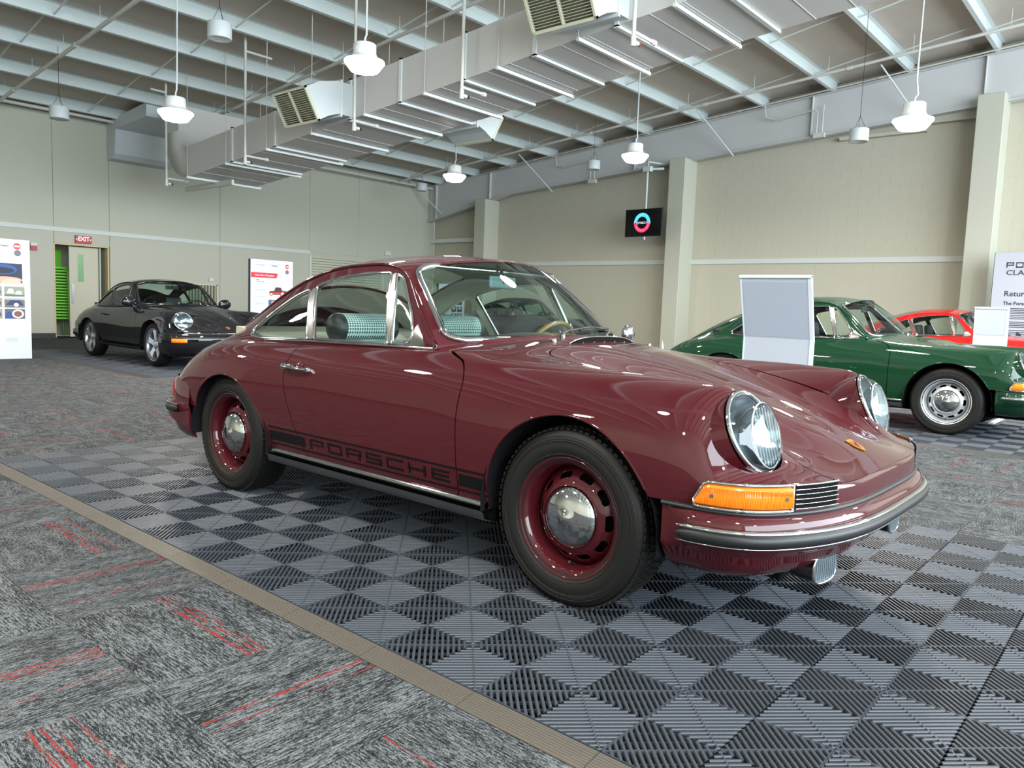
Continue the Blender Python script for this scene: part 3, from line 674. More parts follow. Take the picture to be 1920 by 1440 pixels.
def get_shell(du):
    if du in SHELLS: return SHELLS[du]
    s=Shell(du); gl,gu,gf=Shell.grid(s.low),Shell.grid(s.up),Shell.grid(s.front)
    # nose wall closing the front end down to the bumper
    for G_ in (gl,gf): pass
    w=np.clip((-2.05-np.array([u for u,_ in s.up]))/.4,0,1)
    s.GL=gl; s.GF=gf; cs=s.cs; s.GS=gu[:,:cs+1]; s.GR=Shell.grid(s.upr,True,cs)[:,cs:]
    ur=[u for u,_ in s.up]; keep=[i for i,u in enumerate(ur) if u<=-.955+du*.5]
    s.GR=s.GR[keep]; s.ur=np.array(ur)
    # normals of the full polylines where the shoulder is smooth
    nl,ns,nr=gnorm(gl),gnorm(s.GS),gnorm(s.GR)
    full=np.concatenate([gl[:len(ur),:],gu[:,1:]],1) if True else None
    nf=gnorm(full); kL=gl.shape[1]
    for i in range(len(ur)):
        wi=w[i]; wi=wi*wi*(3-2*wi)
        if wi<=0: continue
        nl[i]=nl[i]*(1-wi)+nf[i,:kL]*wi; ns[i]=ns[i]*(1-wi)+nf[i,kL-1:kL+cs]*wi
        if i in keep: nr[keep.index(i)]=nr[keep.index(i)]*(1-wi)+nf[i,kL-1+cs:]*wi
    # join front deck and side normals across the fender crest
    off=len(s.low)-len(s.front); ff=np.concatenate([gl[off:],gf[:,1:]],1); nff=gnorm(ff); nl[off+1:]=nff[1:,:kL]; ng=nff[:,kL-1:]
    s.low_s=Srf.fromgrid(gl,nl); s.side_s=Srf.fromgrid(s.GS,ns); s.roof_s=Srf.fromgrid(s.GR,nr); s.front_s=Srf.fromgrid(gf,ng)
    # trim far half of roof normal at centre
    SHELLS[du]=s; return s
def surf_y(s,x,z,glass=False):
    rows=s.up if glass else s.low; us=np.array([u for u,_ in rows]); u=x; y=.78
    for _ in range(5):
        i=int(np.clip(np.searchsorted(us,u)-1,0,len(us)-2)); t=np.clip((u-us[i])/(us[i+1]-us[i]),0,1); ys=[]
        for r in (i,i+1):
            p=rows[r][1]
            if glass: p=p[:s.cs+1]
            ys.append(np.interp(z,p[:,1],p[:,0]))
        y=ys[0]*(1-t)+ys[1]*t; u=x+bow(u)*(abs(y)/.78)**BP
    return float(y)
def top_z(s,x,y):
    rows=s.front; us=np.array([u for u,_ in rows]); ay=abs(y); u=x+bow(x)*(ay/.78)**BP
    i=int(np.clip(np.searchsorted(us,u)-1,0,len(us)-2)); t=np.clip((u-us[i])/(us[i+1]-us[i]),0,1); z=[]
    for r in (i,i+1): p=rows[r][1][::-1]; z.append(np.interp(ay,p[:,0],p[:,1]))
    return float(z[0]*(1-t)+z[1]*t)
WIN=dict(quarter=corner_round([(-1.655,.828),(-1.765,1.07),(-1.86,1.043),(-1.98,.987),(-2.10,.912),(-2.185,.85),(-2.17,.822),(-2.06,.812)],[.012,.02,.05,.05,.05,.03,.03,.05]),
 door=corner_round([(-1.595,.832),(-1.715,1.085),(-1.60,1.115),(-1.45,1.138),(-1.3,1.15),(-1.175,1.152),(-1.062,.84)],[.01,.02,.04,.04,.04,.01,.01]),
 vent=corner_round([(-1.032,.842),(-1.137,1.148),(-1.09,1.132),(-.945,.965),(-.905,.89),(-.925,.846)],[.01,.012,.03,.04,.03,.03]))
DOORP=corner_round([(-.51,.285),(-.505,.74),(-.545,.80),(-.68,.838),(-.70,.90),(-1.7,.90),(-1.655,.822),(-1.668,.67),(-1.60,.445),(-1.50,.285)],[.02,.05,.05,.02,.0,.0,.02,.06,.12,.03])
HOODP=[(-.37,-.40),(-.31,-.49),(0,-.50),(.45,-.475),(.80,-.43),(.95,-.42)]; HOODP=corner_round(HOODP+[(x,-y) for x,y in HOODP[::-1]],[.05,.06,.1,.1,.02,.02,.02,.02,.1,.1,.06,.05])
def ellipse(cx,cz,rx,rz,n=64): return np.array([(cx+rx*math.cos(2*PI*k/n),cz+rz*math.sin(2*PI*k/n)) for k in range(n)])
HL_C=np.array([.574,.60,.665]); HL_T=R(24.9); HL_R=.133; HL_N=np.array([math.cos(HL_T),0.07,math.sin(HL_T)]); HL_N/=np.linalg.norm(HL_N)
def hl_out(V):   # positive outside the headlamp cylinder
    d=V-HL_C; a=d@HL_N; r=np.linalg.norm(d-a[:,None]*HL_N,axis=1); return np.where((a>-.09)&(a<.05),r-(HL_R-.006),1.0)
def frame_at(c,n,up=(0,0,1)):
    n=Vector(n).normalized(); x=Vector(up).cross(n).normalized(); y=n.cross(x); M=Matrix((x,y,n)).transposed().to_4x4(); M.translation=Vector(c); return M
def slot_wheel(parent,name,x,y,sgn,rimmat,kind='steel',detail=True,R0=.312,wd=.185):
    """wheel whose outer face points to local y*sgn"""
    w=empty(name,(x,y,.306 if kind=='steel' else .312),parent=parent); M=Matrix.Rotation(-PI/2*sgn,4,'X')   # local z -> sgn*y
    rr=.205 if kind=='steel' else .225
    h=wd/2
    n=72 if detail else 36
    prof=[(rr-.02,-h*.9),(rr+.0,-h*.93),(rr+.03,-h*1.05),(R0-.035,-h*1.04),(R0-.012,-h*.86),(R0-.002,-h*.7),(R0,0),(R0-.002,h*.7),(R0-.012,h*.86),(R0-.018,h*.93),(R0-.035,h*1.02),(R0-.04,h*1.035),(R0-.044,h*1.01),(rr+.05,h*1.06),(rr+.025,h*1.04),(rr+.014,h*.99),(rr+.004,h*.93),(rr-.01,h*.88)]
    m=MB(); m.lathe(prof,n,M)
    for rad,th in ((rr+.062,.0022),(rr+.016,.002),(R0-.03,.002)):
        hh=np.interp(rad,[rr+.004,rr+.014,rr+.025,rr+.05,R0-.044,R0-.035,R0-.018],[h*.93,h*.99,h*1.04,h*1.06,h*1.01,h*1.02,h*.93])
        m.lathe([(rad-.003,hh-.001),(rad-.001,hh+th),(rad+.001,hh+th),(rad+.003,hh-.001)],n,M)
    m.build('tire',TIRE,w)
    if detail:   # zigzag tread blocks
        m=MB(); nb=74
        for k in range(nb):
            for c_,(yy,dd) in enumerate([(-.066,-1),(-.033,1),(0,-1),(.033,1),(.066,-1)]):
                a=2*PI*(k+.5*(c_%2))/nb; Rz=Matrix.Rotation(a,4,'Z')
                q=[(-.0095,yy-.0155),(.0065,yy-.0155),(.0095+.004*dd,yy+.0155),(-.0065+.004*dd,yy+.0155)]
                vs=[Vector((R0+(.0035 if t else -.004)-(.004 if abs(y_)>.05 else 0),x_,y_)) for t in (0,1) for x_,y_ in q]
                vs=[M@(Rz@v) for v in vs]; m.add(vs,[(4,5,6,7),(0,1,5,4),(1,2,6,5),(2,3,7,6),(3,0,4,7)])
        tag(m.build('tread',TIRE,w),kind='stuff')
    if kind=='steel':
        m=MB(); m.lathe([(rr-.012,-h*.9),(rr-.02,-.03),(rr-.028,.0),(rr-.03,h*.45),(rr-.022,h*.62),(rr-.018,h*.80),(rr-.008,h*.86),(rr,h*.93),(rr+.004,h*.955),(rr+.007,h*.94),(rr+.006,h*.90)],n,M); m.build('rim',rimmat,w)
        # slotted disc
        nr_,na=26,180; rad=np.linspace(.095,rr-.027,nr_); ang=np.linspace(0,2*PI,na+1)
        hz=np.interp(rad,[.095,.115,.135,.158,rr-.027],[h*.62,h*.60,h*.50,h*.30,h*.02]); hz=gsm(hz,1.5)
        G=np.zeros((na+1,nr_,3)); G[...,0]=rad*np.cos(ang)[:,None]; G[...,1]=rad*np.sin(ang)[:,None]; G[...,2]=hz
        N=gnorm(G); N=N*np.sign(N[...,2:3]+1e-9); s_=Srf(G.reshape(-1,3),N.reshape(-1,3),Srf.fromgrid(G).T)
        s_.T=Srf.fromgrid(np.stack([G[...,0],G[...,1],G[...,2]],-1)).T
        def holes(V):
            r=np.hypot(V[:,0],V[:,1]); a=np.arctan2(V[:,1],V[:,0]); k=np.round(a/(2*PI/10)); da=(a-k*2*PI/10)*r; dr=r-.146
            L=.018; d=np.hypot(np.maximum(np.abs(da)-L,0),dr); return d-.0115
        s_.orient(); c_=s_.clip(holes); Mr=np.array(M.to_3x3()); c_.V=c_.V@Mr.T; c_.N=c_.N@Mr.T; c_.build('wheel_disc',rimmat,w,.006)
        m=MB(); m.lathe([(0,h*.02),(.17,-.01),(.185,-.02)],24,M); m.build('brake_drum',BLACK,w)
        m=MB(); m.lathe([(.108,h*.60),(.110,h*.68),(.106,h*.76),(.085,h*.92),(.05,h*1.02),(.022,h*1.05),(.02,h*1.075),(0,h*1.08)],40,M); hc=m.build('hubcap',CHROME,w)
        m=MB(); m.cyl(M@Vector((.0,-.176,h*.25)),M@Vector((.0,-.16,h*.6)),.005,8); m.build('valve',BLACKP,w)
    else:
        m=MB(); m.lathe([(rr-.012,-h*.9),(rr-.02,-.02),(rr-.02,h*.4),(rr-.014,h*.8),(rr,h*.93),(rr+.006,h*.96),(rr+.006,h*.9)],n,M); m.build('rim',rimmat,w)
        m=MB(); m.lathe([(0,-.01),(.19,-.03)],24,M); m.build('brake_disc',BLACK,w)
        m=MB()
        for k in range(5):
            a=2*PI*k/5+.3; Rz=Matrix.Rotation(a,4,'Z')
            q=[(.03,-.045,.5),(.12,-.034,.62),(rr-.012,-.052,.72),(rr-.012,.052,.72),(.12,.034,.62),(.03,.045,.5)]
            vs=[M@(Rz@Vector((x_,y_,h*z_))) for x_,y_,z_ in q]+[M@(Rz@Vector((x_,y_,h*z_-.035))) for x_,y_,z_ in q]
            m.add(vs,[(0,1,4,5),(1,2,3,4)]+[(i,(i+1)%6,6+(i+1)%6,6+i) for i in range(6)])
        m.lathe([(.07,h*.3),(.07,h*.55),(.035,h*.66),(0,h*.68)],24,M); m.build('spokes',rimmat,w)
    return w
# lettering made of strokes: unit cell, x 0..1, z 0..1
TH=.22
GL={'P':[(0,0,.13,1),(0,1-TH,1,1),(.87,.38,1,1),(0,.38,1,.38+TH*.8)],'O':[(0,0,.13,1),(.87,0,1,1),(0,0,1,TH),(0,1-TH,1,1)],
 'R':[(0,0,.13,1),(0,1-TH,1,1),(.87,.40,1,1),(0,.38,1,.38+TH*.8),(.80,0,.96,.40)],'S':[(0,1-TH,1,1),(0,.40,.13,1),(0,.39,1,.39+TH),(.87,0,1,.55),(0,0,1,TH)],
 'C':[(0,0,.13,1),(0,0,1,TH),(0,1-TH,1,1)],'H':[(0,0,.13,1),(.87,0,1,1),(0,.39,1,.39+TH)],'E':[(0,0,.13,1),(0,0,1,TH),(0,1-TH,1,1),(0,.39,.95,.39+TH)]}
def block_text(txt,x0,x1,gapf=.30):
    n=len(txt); w=(x1-x0)/(n+(n-1)*gapf); out=[]
    for i,ch in enumerate(txt):
        X=x0+i*w*(1+gapf)
        for a,b,c,d in GL[ch]: out.append((i,X+a*w,b,X+c*w,d))
    return out
def build_car(name,label,loc,col,du=.016,hi=True,rim='body',style='classic',group=None):
    rt=empty(name,loc); tag(rt,label,'car',group); s=get_shell(du)
    PM=paint('paint_'+col[0],col[1]); LIN=mat('headliner',srgb(160,158,146),.8); TRIM=CHROME if style=='classic' else BLACKP
    if style=='targa': TRIM=BLACKP
    GLS=glassmat('window_glass',(.88,.96,.93))
    archF,archR=ellipse(.0,.30,.367,.365),ellipse(-2.19,.285,.362,.335)
    fa,fr_=sdf(archF),sdf(archR); fd=sdf(DOORP); fw={k:sdf(v) for k,v in WIN.items()}
    low=s.low_s.clip(hl_out).clip(lambda V:-fa(V)).clip(lambda V:-fr_(V))
    low=low.clip(lambda V:np.where(V[:,0]>.30,V[:,2]-.452,np.where(V[:,0]<-2.50,V[:,2]-.415,V[:,2]-.262)))
    body=low.clip(lambda V:-fd(V)-GAP); door_low=low.clip(lambda V:fd(V)-GAP)
    side=s.side_s
    for k in fw: side=side.clip(lambda V,f=fw[k]:-f(V))
    front=s.front_s.clip(hl_out); fh=sdf(HOODP,(0,1))
    # front deck needs both halves for the lid
    fd2=front+front.mirror()
    hood=fd2.clip(lambda V:fh(V)-GAP); cowl=fd2.clip(lambda V:-fh(V)-GAP)
    vent_slot=sdf(corner_round([(-.435,-.24),(-.435,.24),(-.385,.24),(-.385,-.24)],.012),(0,1)); cowl=cowl.clip(lambda V:-vent_slot(V))
    rg=sdf(corner_round([(-1.66,-.44),(-1.66,.44),(-2.18,.50),(-2.18,-.50)],.06),(0,1)); eg=sdf(corner_round([(-2.42,-.40),(-2.42,.40),(-2.98,.40),(-2.98,-.40)],.06),(0,1))
    roof=s.roof_s+s.roof_s.mirror(); rglass=roof.clip(lambda V:rg(V)-.002)
    roofb=roof.clip(lambda V:-rg(V)); lid=roofb.clip(lambda V:eg(V)-GAP); roofb=roofb.clip(lambda V:-eg(V)-GAP)
    # windscreen patch
    ns,nt=61,31; S=np.linspace(-1,1,ns)[:,None]; Tt=np.linspace(0,1,nt)[None,:]
    yb,yt=.655*S,.535*S; y=yb+(yt-yb)*Tt; aS=np.abs(S)
    xb=-.54-.22*aS**2.4; xt=-.955-.145*aS**2.2; zb=.895-.043*aS**2; zt=1.238-.068*aS**2; bl=.016*np.sin(PI*Tt)
    G=np.stack([xb+(xt-xb)*Tt+bl*.6,y+0*xb,zb+(zt-zb)*Tt+bl],-1); N=gnorm(G); N=N*np.sign(N[...,2:3])
    ws=Srf.fromgrid(G,N); st=np.stack(np.broadcast_arrays(S,Tt),-1).reshape(-1,2)
    wpoly=corner_round([(-.955,.022),(.955,.022),(.945,.982),(-.945,.982)],[.16,.16,.14,.14],8)
    def st_of(V):   # invert the patch approximately from z and y
        t=np.full(len(V),.5); sN=np.zeros(len(V))
        for _ in range(6):
            sN=V[:,1]/(.655+(.535-.655)*t); a=np.abs(sN); z0=.895-.043*a**2; z1=1.238-.068*a**2; t=(V[:,2]-z0-.016*np.sin(PI*np.clip(t,0,1)))/(z1-z0)
        return np.stack([sN,t],1)
    fws=sdf(wpoly,(0,1)); wglass=ws.clip(lambda V:fws(st_of(V))-.002); wframe=ws.clip(lambda V:-fws(st_of(V)))
    def wpt(sv,tv,off=.004):
        a=abs(sv); b_=.016*math.sin(PI*tv); x=-.54-.22*a**2.4; x2=-.955-.145*a**2.2; z=.895-.043*a*a; z2=1.238-.068*a*a
        return Vector((x+(x2-x)*tv+b_*.6+off*.6,(.655+(.535-.655)*tv)*sv,z+(z2-z)*tv+b_+off*.8))
    shell=body+body.mirror()+side+side.mirror()+cowl+wframe
    if style=='targa': roofb.build('soft_top',mat('soft_top_cloth',(.008,.008,.009),.9,spec=.2),rt,.010)
    else: shell=shell+roofb
    shell.build('body_shell',PM,rt,.005)
    hood.build('hood',PM,rt); lid.build('engine_lid',PM,rt)
    for sg,nm in ((-1,'near'),(1,'far')):
        d=door_low.side(sg).build('door',PM,rt)
        # glass
        for k,nme in (('quarter','quarter_window'),('door','door_window'),('vent','vent_window')):
            if style=='classic' and k=='door' and False: continue
            gl=s.side_s.clip(fw[k]).offset(-.006).side(sg); gl.build(nme,GLS,rt,0)
            P=WIN[k]; loop=[]; Pd=P
            m=MB(); m.tube([(x,sg*(surf_y(s,x,z,True)+.001),z) for x,z in Pd],.0085 if hi else .009,6,closed=True); m.build('window_frame',TRIM if style=='classic' else BLACKP,rt)
        pil=s.side_s.clip(sdf([(-1.600,.83),(-1.72,1.082),(-1.76,1.068),(-1.65,.83)])).offset(.003).side(sg); pil.build('pillar_trim',SATIN if style=='classic' else BLACKP,rt,.004)
        pil=s.side_s.clip(sdf([(-1.068,.838),(-1.181,1.152),(-1.131,1.150),(-1.026,.838)])).offset(.003).side(sg); pil.build('pillar_trim',SATIN if style=='classic' else BLACKP,rt,.004)
        tri=s.side_s.clip(sdf([(-.94,.838),(-.905,.90),(-.895,.935),(-.835,.875),(-.815,.838)])).offset(.003).side(sg); tri.build('mirror_trim',SATIN if style=='classic' else BLACKP,rt,.004)
        # belt strip and drip rail
        m=MB(); xs=np.linspace(-2.02,-.77,40); m.tube([(x,sg*(surf_y(s,x,.818,True)+.004),np.interp(x,[-2.02,-1.6,-.77],[.808,.821,.838])) for x in xs],.0055,6); m.build('belt_strip',TRIM,rt)
        m=MB(); xs=np.linspace(-2.75,-.78,60); ry=lambda x:np.interp(x,s.u,s.RYv); rz=lambda x:np.interp(x,s.u,s.RZv)
        m.tube([(x,sg*(ry(x)+.004),rz(x)-.002) for x in xs],.007,6); m.build('drip_rail',PM,rt)
        # arch lips
        for ar,cx_ in ((archF,0),(archR,-2.19)):
            pts=[(x,z) for x,z in ar if z>.27]; pts.sort(key=lambda p:math.atan2(p[1]-.2,p[0]-cx_))
            pts=[p for p in pts if not (p[0]>.30 and p[1]<.45) and not (p[0]<-2.5 and p[1]<.41)]
            m=MB(); m.tube([(x,sg*(surf_y(s,x,z)-.004),z) for x,z in pts],.006,6); m.build('arch_lip',PM,rt)
        # sill
        m=MB(); xs=np.linspace(-1.82,-.365,30)
        m.add(*(lambda A:(A,[(i*4+j,(i+1)*4+j,(i+1)*4+j+1,i*4+j+1) for i in range(29) for j in range(3)]))([p for x in xs for p in [(x,sg*.787,.262),(x,sg*.775,.25),(x,sg*.765,.222),(x,sg*.70,.205)]]),True); m.build('rocker_trim',mat('ribbed_aluminium',(.35,.35,.35),.35,.9) if style=='classic' else PM,rt)
        if style=='classic':
            m=MB(); m.tube([(x,sg*(surf_y(s,x,.275)+.006),.278) for x in xs],.011,8,sq=1.3); m.build('sill_strip',CHROME,rt)
        # wheels
        for wx,ty in ((0,.668),(-2.211,.668)):
            slot_wheel(rt,'wheel',wx,sg*ty,sg,rim if rim!='body' else PM,'steel' if style=='classic' else 'alloy',hi and sg<0)
            m=MB(); rr=.375; nn=24
            a0=[-.10+(PI+.20)*k/nn for k in range(nn+1)]; cxw=wx if wx==0 else -2.19; v=[(cxw+rr*math.cos(a)*(.99),sg*yy,.298+rr*.99*math.sin(a)) for yy in (.787,.42) for a in a0]
            m.add(v,[(i,i+1,nn+2+i,nn+1+i) for i in range(nn)],True)
            m.add([(cxw+rr*1.0*math.cos(a),sg*.42,.298+rr*1.0*math.sin(a)) for a in a0]+[(cxw+rr,sg*.42,.21),(cxw-rr,sg*.42,.21)],[tuple(list(range(nn+1))+[nn+2,nn+1])])
            m.build('wheel_well',mat('wheel_well',(.006,.006,.007),.85,spec=.15,bump=(60,.6,.006)),rt)
        # headlamp
        c=HL_C*np.array([1,sg,1]); nv=HL_N*np.array([1,sg,1]); Mf=frame_at(c,nv); hl=empty('headlight',(0,0,0),parent=rt)
        m=MB(); m.lathe([(.130,-.012),(.134,-.002),(.1345,.004),(.130,.010),(.125,.008),(.124,-.01)],48,Mf); m.build('bezel',CHROME,hl)
        m=MB(); m.lathe([(.137,-.006),(.141,-.03),(.146,-.09),(.150,-.16)],48,Mf); m.build('housing',PM,hl)
        if style=='classic':
            dc=Vector((.612,sg*.585,.660)); Md=frame_at(dc,(math.cos(R(14)),0,math.sin(R(14)))); nn=48; vs=[];fs=[]
            for t in (0,.35,.7,1.0):
                for k in range(nn):
                    a=2*PI*k/nn; p0=Mf@Vector((.124*math.cos(a),.124*math.sin(a),.004)); p1=Md@Vector((.099*math.cos(a),.099*math.sin(a),0)); e=t+.10*math.sin(PI*t); p=p0.lerp(p1,t)+Vector((1,0,.3))*(.010*math.sin(PI*t)); vs.append(p)
            for r in range(3):
                for k in range(nn): l=(k+1)%nn; fs.append((r*nn+k,r*nn+l,(r+1)*nn+l,(r+1)*nn+k))
            m=MB(); m.add(vs,fs,True); m.build('lens_side',glassmat('lamp_glass',(.86,.93,.95)),hl)
            m=MB(); m.lathe([(.099,0),(.09,.008),(.06,.015),(.0,.018)],40,Md); m.build('lens',glassmat('lamp_glass',(.86,.93,.95)),hl)
            m=MB(); m.lathe([(.099,-.002),(.102,.0),(.099,.003)],48,Md); m.build('lens_rim',mat('lens_rim',(.75,.83,.9),.12,.3),hl)
            for k in range(9):
                yy=-.08+.02*k; L=math.sqrt(.092**2-yy**2); m=MB(); m.cyl(Md@Vector((yy,-L,-.001)),Md@Vector((yy,L*.95,-.001)),.0022,5); m.build('flute',glassmat('lamp_glass'),hl)
            m=MB(); m.lathe([(.098,-.004),(.085,-.035),(.06,-.062),(.03,-.078),(0,-.082)],40,Md); m.build('reflector',mat('reflector',(.42,.47,.50),.18,1.0),hl)
            m=MB(); m.lathe([(0,-.02),(.012,-.022),(.016,-.04),(.012,-.07)],16,Md); m.build('bulb',mat('bulb',(.8,.8,.78),.2),hl)
            m=MB(); m.lathe([(.124,-.002),(.11,-.03),(.0,-.10)],40,Mf); m.build('bowl',mat('lamp_bowl',(.50,.54,.56),.28,1.0),hl)
        else:
            m=MB(); m.lathe([(.124,.004),(.10,.022),(.05,.034),(0,.036)],40,Mf); m.build('lens',glassmat('lamp_glass',(.86,.93,.95)),hl)
            m=MB(); m.lathe([(.122,0),(.09,-.04),(.0,-.07)],32,Mf); m.build('reflector',mat('reflector',(.42,.47,.50),.18,1.0),hl)
    # screens
    wglass.build('windshield',glassmat('screen_glass',(.62,.78,.73)),rt,0); rglass.offset(-.004).build('rear_window',GLS,rt,0)
    for sg in (-1,1):
        vs=[];fs=[]; nn=16
        for k in range(nn+1):
            p=wpt(sg,k/nn,0); x=p.x-.0; r_=Vector((x,sg*(np.interp(x,s.u,s.RYv)+.002),np.interp(x,s.u,s.RZv))); vs+=[p,(p+r_)/2+Vector((0,sg*.002,.002)),r_]
        for k in range(nn):
            for j in range(2): fs.append((3*k+j,3*k+3+j,3*k+4+j,3*k+1+j))
        m=MB(); m.add(vs,fs,True); m.build('a_pillar',PM,rt)
    vs=[];fs=[]; nn=40
    for k in range(nn+1):
        p=wpt(-1+2*k/nn,0,0); vs+=[p,p+Vector((.006,0,-.012)),p+Vector((.02,0,-.035))]
    for k in range(nn):
        for j in range(2): fs.append((3*k+j,3*k+3+j,3*k+4+j,3*k+1+j))
    m=MB(); m.add(vs,fs,True); m.build('cowl_seal',PM,rt)
    loop=[wpt(a,b) for a,b in wpoly]; m=MB(); m.tube(loop,.0155 if style=='classic' else .012,8,closed=True,sq=.75); m.build('windshield_frame',TRIM,rt)
    # cowl grille
    m=MB(); m.bbox(-.45,-.37,-.27,.27,.83,.845); m.build('cowl_grille',BLACK,rt)
    if hi:
        for k in range(5): yy=-.16+.08*k; m=MB(); m.bbox(-.436,-.384,yy-.004,yy+.004,.845,top_z(s,-.41,yy)+.001); m.build('grille_bar',CHROME,rt)
    # nose wall with horn grilles and signals
    P,N=fplan(); iy=lambda y:int(np.argmin(np.abs(P[:,1]-y)+np.where(P[:,0]<.60,9,0)))
    zc=[]
    def ztop(i):
        x,y=P[i]; return top_z(s,min(x-.004,.812),y) if abs(y)<.55 else np.interp(x,[.39,.5,.60,.72],[.46,.505,.525,.535])
    m=MB(); vs=[];fs=[]; i0,i1=iy(-.66),iy(.66)
    for i in range(i0,i1+1):
        zt_=ztop(i)
        for n_,z_ in ((-.012,zt_+.001),(-.001,zt_-.006),(.003,zt_-.022),(.002,.45)): vs.append((P[i,0]+N[i,0]*n_,P[i,1]+N[i,1]*n_,z_))
    for q in range(i1-i0):
        for j in range(3): fs.append((4*q+j,4*q+4+j,4*q+5+j,4*q+1+j))
    m.add(vs,fs,True); m.build('nose_panel',PM,rt)
    AMB=mat('amber_lens',(.82,.19,.008),.14,0,.4,.5,emit=(.9,.25,.01),estr=.0)
    if style!='modern' and style!='targa':
        iA,iB,iC=int(np.argmin(np.abs(P[:,0]-.497)+np.where(P[:,1]>0,9,0))),iy(-.635),iy(-.46)
        nP=len(P)
        for sg in (-1,1):
            f=lambda a,b:(a,b) if sg<0 else (nP-1-b,nP-1-a)
            a,b=f(iA,iB); ts=empty('turn_signal',(0,0,0),parent=rt)
            def zband(i,lo,hi_): 
                t=abs(i-(iA if sg<0 else nP-1-iA)); return lo,min(hi_,lo+.012+t*.012)
            m=MB(); vs=[];fs=[]
            for i in range(a,b+1):
                zl,zh=.463,min(.530,.463+.012+.024*abs(i-(iA if sg<0 else nP-1-iA)))
                zh=min(zh,.530)
                for n_,z_ in ((.006,zl),(.017,zl+.006),(.018,(zl+zh)/2),(.014,zh-.005),(.004,zh)): vs.append((P[i,0]+N[i,0]*n_,P[i,1]+N[i,1]*n_,z_))
            for q in range(b-a):
                for j in range(4): fs.append((5*q+j,5*q+5+j,5*q+6+j,5*q+1+j))
            m.add(vs,fs,True); m.add(vs[:5],[(0,1,2,3,4)]); m.add(vs[-5:],[(4,3,2,1,0)]); m.build('lens',AMB,ts)
            if hi:
                m=MB()
                for q in range(0,(b-a)*3):
                    i=a+q/3; ii=int(i); fr=i-ii; ii2=min(ii+1,b); p=P[ii]*(1-fr)+P[ii2]*fr; nn_=N[ii]; zh=min(.520,.463+.008+.024*abs(i-(iA if sg<0 else nP-1-iA)))
                    m.tube([(p[0]+nn_[0]*.0178,p[1]+nn_[1]*.0178,.470),(p[0]+nn_[0]*.0178,p[1]+nn_[1]*.0178,zh)],.0012,4)
                m.build('lens_ribs',AMB,ts)
                for i in (a+4,b-2): 
                    m=MB(); m.cyl((P[i,0]+N[i,0]*.012,P[i,1]+N[i,1]*.012,.496),(P[i,0]+N[i,0]*.021,P[i,1]+N[i,1]*.021,.496),.006,10); m.build('screw',CHROME,ts)
            ring=[(P[i,0]+N[i,0]*.012,P[i,1]+N[i,1]*.012,.459) for i in range(a,b+1)]+[(P[i,0]+N[i,0]*.010,P[i,1]+N[i,1]*.010,min(.534,.465+.014+.024*abs(i-(iA if sg<0 else nP-1-iA)))) for i in range(b,a-1,-1)]
            m=MB(); m.tube(ring,.0055,6,closed=True); m.build('surround',CHROME,ts)
            a,b=f(iB+1,iC); hg=empty('horn_grille',(0,0,0),parent=rt)
            m=sweep(P,N,[(.004,.462),(.005,.533)],a,b+1); m.build('backing',BLACK,hg)
            for k in range(6):
                z=.464+.0138*k; m=MB(); m.tube([(P[i,0]+N[i,0]*(.012-.0012*k),P[i,1]+N[i,1]*(.012-.0012*k),z) for i in range(a,b+1)],.0012 if k<5 else .003,6); m.build('slat',CHROME,hg)
    # bumper
    if style=='classic':
        bp=empty('front_bumper',(0,0,0),parent=rt)
        m=sweep(P,N,[(-.01,.455),(.008,.456),(.014,.450),(.012,.443),(-.01,.442)]); m.build('seal',RUBBER,rt)
        m=sweep(P,N,[(.0,.446),(.012,.443),(.026,.432),(.033,.420),(.035,.402),(.033,.374),(.028,.352),(.016,.338),(.002,.326),(-.010,.314),(-.024,.29),(-.055,.255),(-.10,.228),(-.17,.215)],nfade=9); m.build('bumper_panel',PM,bp)
        if hi:
            iS=5; m=sweep(P,N,[(.034,.408),(.045,.410),(.053,.406),(.054,.398),(.038,.392)],iS,len(P)-iS,True,6); m.build('bumper_strip',CHROME,bp)
            m=sweep(P,N,[(.034,.396),(.052,.398),(.060,.390),(.060,.372),(.052,.362),(.034,.360)],iS,len(P)-iS,True,6); m.build('rubber_strip',RUBBER,bp)
            m=sweep(P,N,[(.033,.360),(.049,.361),(.051,.357),(.033,.352)],iS,len(P)-iS,True,6); m.build('bumper_strip',CHROME,bp)
        else:
            m=sweep(P,N,[(.033,.405),(.043,.402),(.046,.385),(.042,.375),(.033,.37)],3,len(P)-3,True,5); m.build('bumper_strip',CHROME,bp)
    else:
        bp=empty('front_bumper',(0,0,0),parent=rt)
        m=sweep(P,N,[(-.01,.50),(.02,.50),(.05,.485),(.062,.46),(.066,.42),(.066,.35),(.055,.30),(.03,.24),(.0,.20),(-.06,.18)]); m.build('bumper_panel',PM,bp)
        m=sweep(P,N,[(.062,.452),(.070,.45),(.070,.44),(.062,.438)],4,len(P)-4,True); m.build('rubber_strip',RUBBER,bp)
        for sg in (-1,1):
            nP=len(P); a,b=iy(-.76 if False else -.70)-6,iy(-.60)
            if sg>0: a,b=nP-1-b,nP-1-a
            m=sweep(P,N,[(.055,.375),(.072,.378),(.073,.40),(.072,.43),(.058,.434)],a,b,True); m.build('turn_signal',AMB,bp)
            m=sweep(P,N,[(.056,.395),(.068,.395),(.068,.425),(.056,.425)],*((b+3,b+10) if sg<0 else (a-10,a-3)),True); m.build('intake',BLACK,bp)
    RP,RN=rplan(); rb=empty('rear_bumper',(0,0,0),parent=rt)
    m=sweep(RP,-RN if (RN[60,0]>0) else RN,[(.0,.425),(.03,.42),(.045,.40),(.05,.36),(.04,.325),(.0,.30),(-.02,.25),(-.05,.225)],nfade=22); m.build('bumper_panel',PM,rb)
    RNn=-RN if (RN[60,0]>0) else RN
